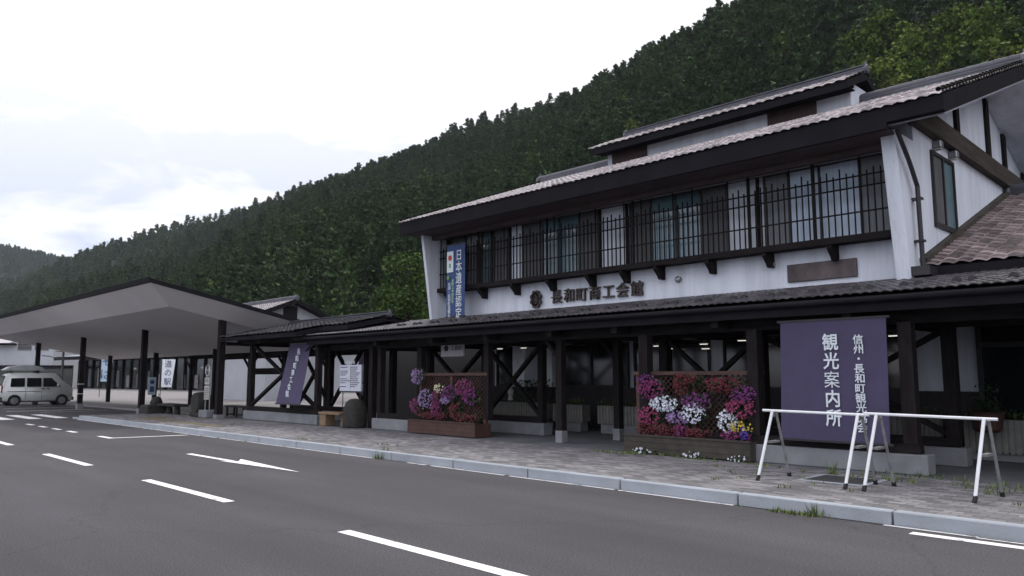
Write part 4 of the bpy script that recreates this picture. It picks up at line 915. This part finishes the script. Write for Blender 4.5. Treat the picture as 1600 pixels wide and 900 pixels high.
# ------------------------------------------------------------------ VAN
def van(loc):
    t = thing('kei_van', 'white boxy micro van with a roof box under the canopy', 'van', loc)
    X, Y, Z = loc; W2 = .74
    sec = [(0.0, .28), (-.02, .95), (.06, 1.35), (.22, 1.80), (.5, 1.87), (2.55, 1.87), (2.75, 1.82), (3.10, 1.35), (3.42, 1.12), (3.58, .92), (3.6, .40), (3.5, .24)]
    bm = bmesh.new(); rings = []
    for k, (sx, f_) in enumerate([(-W2, 1), (-W2 + .0, 1), (W2, 1)]): pass
    def wid(z): return W2 if z < 1.05 else W2 - (z - 1.05) * .16
    ring = []
    for side in (-1, 1):
        ring.append([bm.verts.new((side * wid(z), y, z)) for (y, z) in sec])
    n = len(sec)
    bm.faces.new(ring[0]); bm.faces.new(ring[1][::-1])
    for i in range(n): j = (i + 1) % n; bm.faces.new((ring[0][i], ring[1][i], ring[1][j], ring[0][j]))
    bmesh.ops.recalc_face_normals(bm, faces=bm.faces[:]); bmesh.ops.bevel(bm, geom=bm.edges[:], offset=.05, segments=3, affect='EDGES', clamp_overlap=True)
    me = bpy.data.meshes.new('body'); bm.to_mesh(me); bm.free(); me.materials.append(CARW); me.polygons.foreach_set('use_smooth', [True] * len(me.polygons))
    o = bpy.data.objects.new('body', me); COL.objects.link(o); o.parent = t
    def P(mb, nm, m, par=t, **k):
        mb.v = [(v[0] + X, v[1] + Y, v[2] + Z) for v in mb.v]; return mb.build(nm, m, par, **k)
    for sd in (1, -1):
        def side(z): return sd * (wid(z) + .006)
        for wpts in ([(.38, 1.08), (.42, 1.56), (1.08, 1.58), (1.08, 1.08)], [(1.2, 1.08), (1.2, 1.58), (1.92, 1.58), (1.92, 1.08)], [(2.02, 1.08), (2.02, 1.58), (2.45, 1.58), (2.90, 1.12), (2.90, 1.08)]):
            b = MB(); b.raw = True
            outer = [(side(z), y, z) for y, z in wpts]; inner = [(side(z) - sd * .02, y, z) for y, z in wpts]
            b.poly(outer if sd == 1 else outer[::-1])
            for i in range(len(wpts)): j = (i + 1) % len(wpts); b.poly([outer[i], outer[j], inner[j], inner[i]])
            P(b, 'side_window', DGLASS)
        for y in (.62, 3.02):
            b = MB(); b.lathe((sd * (W2 - .10), y, .285), [(.20, -.10 * sd), (.27, -.09 * sd), (.285, 0), (.27, .115 * sd), (.19, .12 * sd)], 20, axis='X'); wh = P(b, 'wheel', RUBBER)
            b = MB(); b.lathe((sd * (W2 + .022), y, .285), [(.03, .012 * sd), (.19, .006 * sd), (.195, -.02 * sd)], 20, axis='X'); P(b, 'hub_cap', METAL, wh)
            b = MB(); b.lathe((sd * (W2 - .015), y, .31), [(.33, -.03 * sd), (.33, .022 * sd)], 20, axis='X'); P(b, 'wheel_arch', RUBBER)
        for y in (1.98, 2.22): b = MB(); b.box(sd * W2, sd * (W2 + .03), y, y + .13, .93, .98); P(b, 'door_handle', RUBBER)
        b = MB(); b.box(sd * W2 + sd * .001, sd * (W2 + .008), .25, 1.9, .80, .83); b.box(sd * W2, sd * (W2 + .006), 1.14, 1.155, .35, 1.05); b.box(sd * W2, sd * (W2 + .006), 1.96, 1.975, .35, 1.05); b.box(sd * W2, sd * (W2 + .006), 2.94, 2.955, .65, 1.05); P(b, 'door_seam', mat('seam', (.10, .10, .10), .6))
        b = MB(); b.box(sd * (W2 - .02), sd * (W2 + .13), 2.72, 2.8, 1.08, 1.26); P(b, 'mirror', CARW, bevel=.02)
        b = MB(); b.box(sd * .42, sd * .68, 3.50, 3.60, .80, .98); P(b, 'headlight', mat('headlight', (.6, .6, .6), .15), bevel=.02)
        b = MB(); b.box(sd * .60, sd * .72, -.035, .02, .75, 1.15); P(b, 'tail_light', mat('tail_light', (.25, .02, .02), .3), bevel=.01)
    b = MB(); b.raw = True; q = [(-.60, 3.085, 1.40), (.60, 3.085, 1.40), (.57, 2.80, 1.775), (-.57, 2.80, 1.775)]; b.poly([(x, y + .03, z + .02) for x, y, z in q]); P(b, 'windscreen', DGLASS)
    b = MB(); b.raw = True; q = [(-.58, .015, 1.15), (.58, .015, 1.15), (.54, .165, 1.72), (-.54, .165, 1.72)]; b.poly([(x, y - .03, z) for x, y, z in q][::-1]); P(b, 'rear_window', DGLASS)
    b = MB(); b.box(-W2 + .05, W2 - .05, .1, 3.5, .2, .30); b.box(-.70, .70, 3.52, 3.66, .28, .48); b.box(-.7, .7, -.08, .05, .28, .5); P(b, 'bumper', mat('car_trim', (.05, .05, .05), .6), bevel=.02)
    # roof box
    bx = MB(); prof = [(.0, .02), (.1, .0), (2.0, .0), (2.1, .03), (1.95, .20), (1.6, .30), (.9, .32), (.3, .22)]
    bx.prism([(y + .05, z + 2.0) for y, z in prof], 'X', -.42, .42); rb = P(bx, 'roof_box', mat('grey_roof_box', (.42, .44, .46), .35), bevel=.05)
    b = MB(); b.box(-.62, .62, .4, .44, 1.90, 1.96); b.box(-.62, .62, 1.7, 1.74, 1.90, 1.96)
    for y in (.4, 1.7):
        b.box(-.4, -.36, y, y + .04, 1.94, 2.02); b.box(.36, .4, y, y + .04, 1.94, 2.02); b.box(-.62, -.58, y, y + .04, 1.84, 1.92); b.box(.58, .62, y, y + .04, 1.84, 1.92)
    P(b, 'roof_rack', RUBBER)
    return t
v1 = van((-51.9, 9.93, .0))
v2 = copy_tree(v1); v2.location = (-54.6, 6.9, 0); v2['label'] = 'second white van cut off by the left picture edge, behind the first'

# ------------------------------------------------------------------ HILLS AND FOREST
CR0 = [(-2200, 60), (-1616, 130), (-1359, 152), (-1165, 157), (-1025, 160), (-853, 155), (-720, 148), (-592, 143), (-519, 144), (-466, 141), (-404, 144), (-364, 146), (-328, 146), (-271, 146), (-232, 143), (-216, 148), (-186, 154), (-169, 158), (-152, 160), (-60, 185), (60, 205), (400, 220)]
CR = [(a_, b_ - 3.5 - max(0, (max(1, math.hypot(a_, 300) * .0128 / 6.6) ** .85 - 1) * 12)) for a_, b_ in CR0]
def crest(x):
    for (xa, ha), (xb, hb) in zip(CR, CR[1:]):
        if x <= xb: t = max(0, (x - xa) / (xb - xa)); return ha + (hb - ha) * t
    return CR[-1][1]
def hill(x, y):
    h = crest(x); t = (y - 62) / 238
    n1 = noise.noise(Vector((x * .008, y * .012, 3.1)))
    if t <= 0: return 0
    if t <= 1: z = h * (t ** 1.08)
    else: z = h * (1 - .5 * min(1.3, (t - 1)) ** 1.2)
    return max(0, z + n1 * 26 * math.sin(math.pi * min(t, 1)) * (1 if t < 1 else 0))
g = MB(); g.raw = True
xs = [-2200 + 20 * i for i in range(136)]; ys = [55 + 12 * i for i in range(36)]
idx = {}
for i, x in enumerate(xs):
    for j, y in enumerate(ys): idx[i, j] = len(g.v); g.v.append((x, y, hill(x, y) - .3))
for i in range(len(xs) - 1):
    for j in range(len(ys) - 1): g.f.append((idx[i, j], idx[i + 1, j], idx[i + 1, j + 1], idx[i, j + 1])); g.m.append(0); g.t.append(None)
struct(g, 'hillside', mat('forest_floor', (.008, .014, .005), .95, .3, .05), smooth=True, loc=(0, 0, 0))
# far blue hill
g = MB(); g.raw = True
FC = [(-900, 60), (-300, 230), (-40, 262), (0, 265), (60, 262), (200, 252), (363, 236), (407, 226), (449, 232), (497, 225), (700, 170), (1400, 90)]
def fc(y):
    for (a, ha), (b_, hb) in zip(FC, FC[1:]):
        if y <= b_: t = max(0, (y - a) / (b_ - a)); return ha + (hb - ha) * t
    return 90
FLEAF = mat('far_wood', (.010, .018, .017), .95, .55, .03, detail=9, col2=(.026, .038, .026))
nI, nJ = 120, 60
for i in range(nI):
    y = -700 + i * 18
    for j in range(nJ):
        t = j / (nJ - 1); x = -1100 - t * 900
        z = fc(y) * math.sin(min(1, t * 1.35) * math.pi / 2) * (1 if t < .74 else 1 - (t - .74) * 1.5)
        z += 10 * noise.noise(Vector((x * .02, y * .02, 0))) * t + 5 * noise.noise(Vector((x * .09, y * .09, 5))) * min(1, t * 3); g.v.append((x, y, max(z, -5) - 1))
for i in range(nI - 1):
    for j in range(nJ - 1): a = i * nJ + j; g.f.append((a, a + nJ, a + nJ + 1, a + 1)); g.m.append(0); g.t.append(None)
struct(g, 'far_hill', FLEAF, smooth=True, loc=(0, 0, 0))

def foliage_mat(name, c, c2):
    m = bpy.data.materials.new(name); m.use_nodes = True; t = m.node_tree; b = t.nodes['Principled BSDF']; b.inputs['Roughness'].default_value = .75; b.inputs['Specular IOR Level'].default_value = .08
    oi = node(t, 'ShaderNodeObjectInfo'); at = node(t, 'ShaderNodeAttribute', attribute_name='tint')
    mx = node(t, 'ShaderNodeMix', data_type='RGBA'); mx.inputs['A'].default_value = (*c, 1); mx.inputs['B'].default_value = (*c2, 1); t.links.new(oi.outputs['Random'], mx.inputs['Factor'])
    mm = node(t, 'ShaderNodeMix', data_type='RGBA', blend_type='MULTIPLY'); mm.inputs['Factor'].default_value = 1
    t.links.new(mx.outputs['Result'], mm.inputs['A']); t.links.new(at.outputs['Color'], mm.inputs['B']); t.links.new(mm.outputs['Result'], b.inputs['Base Color'])
    return m
F1 = foliage_mat('pine_foliage', (.029, .056, .023), (.060, .098, .036)); F2 = foliage_mat('broadleaf_foliage', (.060, .100, .018), (.108, .138, .028)); F3 = foliage_mat('near_foliage', (.034, .062, .016), (.046, .078, .020))
def pine_mesh(seed, H=11, rad=2.5, pw=.75, nb=62, cards=19, sz=.72):
    q = random.Random(seed); b = MB(); b.raw = True
    b.cyl((0, 0, -1), (0, 0, H * .96), .16, .02, 6, mi=1)
    ax = q.uniform(0, 6.283)
    for i in range(nb):
        u = (i + q.random()) / nb; z = H * (.20 + .80 * u); gap = .55 + .6 * abs(math.sin(u * 9 + seed)); r = rad * ((1 - u) ** pw + .05) * gap * q.uniform(.6, 1.2); a = q.uniform(0, 6.283)
        r *= 1 + .35 * math.cos(a - ax)
        up = q.uniform(.0, .5)
        tip = Vector((math.cos(a) * r, math.sin(a) * r, z + up * r)); base = Vector((0, 0, z)); dirr = (tip - base)
        if r > .5: b.bar(base, tip, .04, mi=1)
        side = Vector((-math.sin(a), math.cos(a), 0)); tn0 = q.uniform(.6, 1.4)
        for k in range(cards):
            f_ = q.uniform(.3, 1.08); P = base + dirr * f_ + side * q.gauss(0, .22 * r * .5) + Vector((0, 0, q.gauss(.06, .12)))
            d = (dirr.normalized() * .8 + Vector((q.gauss(0, .6), q.gauss(0, .6), q.gauss(.45, .4)))).normalized(); e = d.cross(Vector((q.gauss(0, .5), q.gauss(0, .5), 1))).normalized(); s = sz * q.uniform(.5, 1.2)
            b.poly([P - e * s * .36, P + e * s * .36, P + d * s], 0, tn0 * q.uniform(.7, 1.3))
    for k in range(7):
        P = Vector((q.gauss(0, .3), q.gauss(0, .3), H * q.uniform(.90, 1.0))); d = Vector((q.gauss(0, .4), q.gauss(0, .4), 1)).normalized(); e = d.cross(Vector((q.gauss(0, 1), q.gauss(0, 1), .1))).normalized(); b.poly([P - e * .10, P + e * .10, P + d * .8], 0, q.uniform(.8, 1.2))
    return b
def leafy_mesh(seed, H=9, rad=3.2, blobs=34, cards=40, sz=.60, fol=0.16):
    q = random.Random(seed); b = MB(); b.raw = True
    b.cyl((0, 0, -1), (0, 0, H * .55), .2, .08, 7, mi=1)
    for i in range(blobs):
        a = q.uniform(0, 6.283); u = q.random(); r = rad * math.sqrt(q.random()) * (1 - abs(u - .4) * .9); c = Vector((math.cos(a) * r, math.sin(a) * r, H * (fol + (1 - fol) * .92 * u)))
        b.bar((0, 0, min(c.z * .7, H * .5)), c, .05, mi=1); br = q.uniform(.5, 1.0) * rad * .33; tn0 = q.uniform(.7, 1.25)
        for k in range(cards):
            n = Vector((q.gauss(0, 1), q.gauss(0, 1), q.gauss(0, .8))).normalized(); P = c + n * br * q.uniform(.6, 1.1)
            d = (n + Vector((q.gauss(0, .7), q.gauss(0, .7), q.gauss(0, .7)))).normalized(); e = d.cross(Vector((q.gauss(0, 1), q.gauss(0, 1), q.gauss(0, 1)))).normalized(); s = sz * q.uniform(.5, 1.1)
            b.poly([P - e * s * .5, P - d * s * .1 + e * s * .1, P + e * s * .5, P + d * s * .9], 0, tn0 * q.uniform(.75, 1.3))
    return b
kinds = []
def tree_src(mb, name, mats):
    o = mb.build(name, mats, loc=(0, 0, 0)); COL.objects.unlink(o); return o
for s_ in range(4): kinds.append(tree_src(pine_mesh(40 + s_, H=13.0 + 1.3 * s_, rad=(3.9, 4.6, 4.2, 4.9)[s_], pw=(.85, .55, .7, .5)[s_], sz=.80), 'pine_tree', [F1, BARK]))
for s_ in range(2): kinds.append(tree_src(leafy_mesh(60 + s_, H=11, rad=4.6, blobs=44, cards=40, sz=.72, fol=.16), 'broadleaf_tree', [F2, BARK]))
srccol = bpy.data.collections.new('tree_sources')
for i, o in enumerate(kinds):
    c = o.copy(); c.name = 'tree_source_%d' % i; srccol.objects.link(c)
# positions
q = random.Random(99); pts = []
def in_view(x, y, z):
    d = Vector((x, y, z)) - cam.location; rt = Vector((math.sin(th), math.cos(th), 0)); up = rt.cross(fw)
    k = d.dot(fw)
    if k <= 0: return None
    return 800 + 1197 * d.dot(rt) / k, 450 - 1197 * d.dot(up) / k
SIL = [(0, 500), (233, 440), (400, 480), (500, 495), (606, 488), (625, 350), (1345, 118), (1360, 150), (1600, 88)]
def sil(px):
    for (a, ya), (b_, yb) in zip(SIL, SIL[1:]):
        if px <= b_: return ya + (yb - ya) * max(0, (px - a) / (b_ - a))
    return 88
x = -2100.
while x < 330:
    y = 66.
    dist0 = math.hypot(x, 150)
    while y < 330:
        dist = math.hypot(x, y); sp = max(5.9, dist * .0128)
        px_, py_ = x + q.uniform(-.5, .5) * sp, y + q.uniform(-.5, .5) * sp
        z = hill(px_, py_); v = in_view(px_, py_, z + 9 * max(1, sp / 6))
        if v and -60 < v[0] < 1850 and v[1] > -80 and v[1] < sil(v[0]) + 110:
            pn = noise.noise(Vector((px_ * .014, py_ * .02, 8)))
            gr = noise.noise(Vector((px_ * .03, py_ * .04, 1)))
            bl = (v[1] < 200 and v[0] > 1325 + max(0, 60 - v[1]) * 2.6 and gr > -.75) or pn > .32 or (190 < v[0] < 340 and v[1] > 392 and gr > -.6) or q.random() < .03
            pts.append((px_, py_, z, sp, dist, bool(bl), v))
        y += sp
    x += max(5.9, dist0 * .0128)
print('TREES', len(pts))
near = sorted([p for p in pts], key=lambda p: p[4])
near = [p for p in near if p[6][1] < sil(p[6][0]) - 4 and 0 < p[6][0] < 1600 and p[6][1] > 0][:300]
ns = set(id(p) for p in near)
for p in near:
    k = q.choice((4, 5)) if p[5] else q.randrange(4)
    o = kinds[k].copy(); COL.objects.link(o); s_ = q.uniform(.7, 1.2) * (1 if not p[5] else .95)
    o.location = (p[0], p[1], p[2]); o.scale = (s_ * q.uniform(.9, 1.15), s_ * q.uniform(.9, 1.15), s_); o.rotation_euler = (0, 0, q.uniform(0, 6.28))
    if p[5]: tag(o, 'yellow-green broadleaf tree among the dark pines of the near slope', 'tree', 'broadleaf trees on the near slope')
    else: tag(o, 'dark green pine growing on the near wooded slope behind the hall', 'tree', 'pines on the near slope')
rest = [p for p in pts if id(p) not in ns]
me = bpy.data.meshes.new('forest'); me.from_pydata([(p[0], p[1], p[2]) for p in rest], [], [])
a1 = me.attributes.new('scl', 'FLOAT', 'POINT'); a2 = me.attributes.new('idx', 'INT', 'POINT'); a3_ = me.attributes.new('rot', 'FLOAT', 'POINT')
for i, p in enumerate(rest):
    a1.data[i].value = (q.uniform(.65, 1.15) + (.22 if q.random() < .08 else 0)) * max(1, p[3] / 6.6) ** .85; a2.data[i].value = q.choice((4, 5)) if p[5] else q.randrange(4); a3_.data[i].value = q.uniform(0, 6.28)
fo = bpy.data.objects.new('forest', me); COL.objects.link(fo)
tag(fo, 'dense wood of dark pines covering the hillside behind the buildings', 'forest', kind='stuff')
ng = bpy.data.node_groups.new('scatter', 'GeometryNodeTree')
ng.interface.new_socket('Geometry', in_out='INPUT', socket_type='NodeSocketGeometry'); ng.interface.new_socket('Geometry', in_out='OUTPUT', socket_type='NodeSocketGeometry')
gi = ng.nodes.new('NodeGroupInput'); go = ng.nodes.new('NodeGroupOutput'); ip = ng.nodes.new('GeometryNodeInstanceOnPoints'); ci = ng.nodes.new('GeometryNodeCollectionInfo')
ci.inputs['Collection'].default_value = srccol; ci.inputs['Separate Children'].default_value = True; ci.inputs['Reset Children'].default_value = True
def na(nm, ty): n = ng.nodes.new('GeometryNodeInputNamedAttribute'); n.data_type = ty; n.inputs['Name'].default_value = nm; return n.outputs['Attribute']
cx_ = ng.nodes.new('ShaderNodeCombineXYZ'); ng.links.new(na('rot', 'FLOAT'), cx_.inputs['Z'])
ng.links.new(gi.outputs[0], ip.inputs['Points']); ng.links.new(ci.outputs[0], ip.inputs['Instance']); ip.inputs['Pick Instance'].default_value = True
ng.links.new(na('idx', 'INT'), ip.inputs['Instance Index']); ng.links.new(cx_.outputs[0], ip.inputs['Rotation']); ng.links.new(na('scl', 'FLOAT'), ip.inputs['Scale']); ng.links.new(ip.outputs[0], go.inputs[0])
md = fo.modifiers.new('scatter', 'NODES'); md.node_group = ng
far = []
for i in range(11000):
    t_ = q.random() ** .8 * .80; y = q.uniform(-150, 1000); x_ = -1100 - t_ * 900
    z = fc(y) * math.sin(min(1, t_ * 1.35) * math.pi / 2) * (1 if t_ < .74 else 1 - (t_ - .74) * 1.5) + 10 * noise.noise(Vector((x_ * .02, y * .02, 0))) * t_
    v = in_view(x_, y, z)
    if v and -60 < v[0] < 260: far.append((x_, y, z - 5))
print('FAR', len(far))
me = bpy.data.meshes.new('distant_forest'); me.from_pydata(far, [], [])
b1 = me.attributes.new('scl', 'FLOAT', 'POINT'); b2 = me.attributes.new('idx', 'INT', 'POINT'); b3 = me.attributes.new('rot', 'FLOAT', 'POINT')
for i in range(len(far)): b1.data[i].value = q.uniform(.9, 1.6); b2.data[i].value = q.choice((1, 3, 3, 4, 5, 0)); b3.data[i].value = q.uniform(0, 6.28)
fo2 = bpy.data.objects.new('distant_forest', me); COL.objects.link(fo2); tag(fo2, 'bluish far-off wood covering the distant hill at the left edge', 'forest', kind='stuff')
md = fo2.modifiers.new('scatter', 'NODES'); md.node_group = ng
# the leafy tree beside the hall
for (x, y, H, rad, sd, lab) in ((-41.3, 30.5, 10.2, 2.3, 5, 'bright green leafy tree left of the hall, tallest near the white wing wall'), (-38.6, 28.4, 7.2, 2.2, 6, 'lower bushy green tree just behind the shelter roof and hall corner')):
    mb = leafy_mesh(sd, H=H, rad=rad, blobs=70, cards=60, sz=.26, fol=.12)
    t = thing('leafy_tree', lab, 'tree', (x, y, 0), 'leafy trees beside the hall')
    cr2 = MB(); cr2.raw = True; tr = MB(); tr.raw = True
    for f_, m_, tt in zip(mb.f, mb.m, mb.t):
        tgt = tr if m_ == 1 else cr2; k = len(tgt.v); tgt.v += [(mb.v[i][0] + x, mb.v[i][1] + y, mb.v[i][2]) for i in f_]; tgt.f.append(tuple(range(k, k + len(f_)))); tgt.m.append(0); tgt.t.append(tt)
    cr2.build('crown', F3, t); tr.build('trunk', BARK, t)

# ------------------------------------------------------------------ AIR
g = MB(); g.box(-2500, 1600, -1600, 1900, -12, 420)
hz = g.build('haze', bpy.data.materials.new('haze_air')); hm = hz.data.materials[0]; hm.use_nodes = True; ht = hm.node_tree
for n in list(ht.nodes): ht.nodes.remove(n)
ho = node(ht, 'ShaderNodeOutputMaterial'); hv = node(ht, 'ShaderNodeVolumePrincipled'); hv.inputs['Color'].default_value = (.80, .88, 1, 1); hv.inputs['Density'].default_value = .00009; hv.inputs['Anisotropy'].default_value = .2
ht.links.new(hv.outputs[0], ho.inputs['Volume']); tag(hz, 'pale summer haze in the valley', 'haze', kind='stuff')
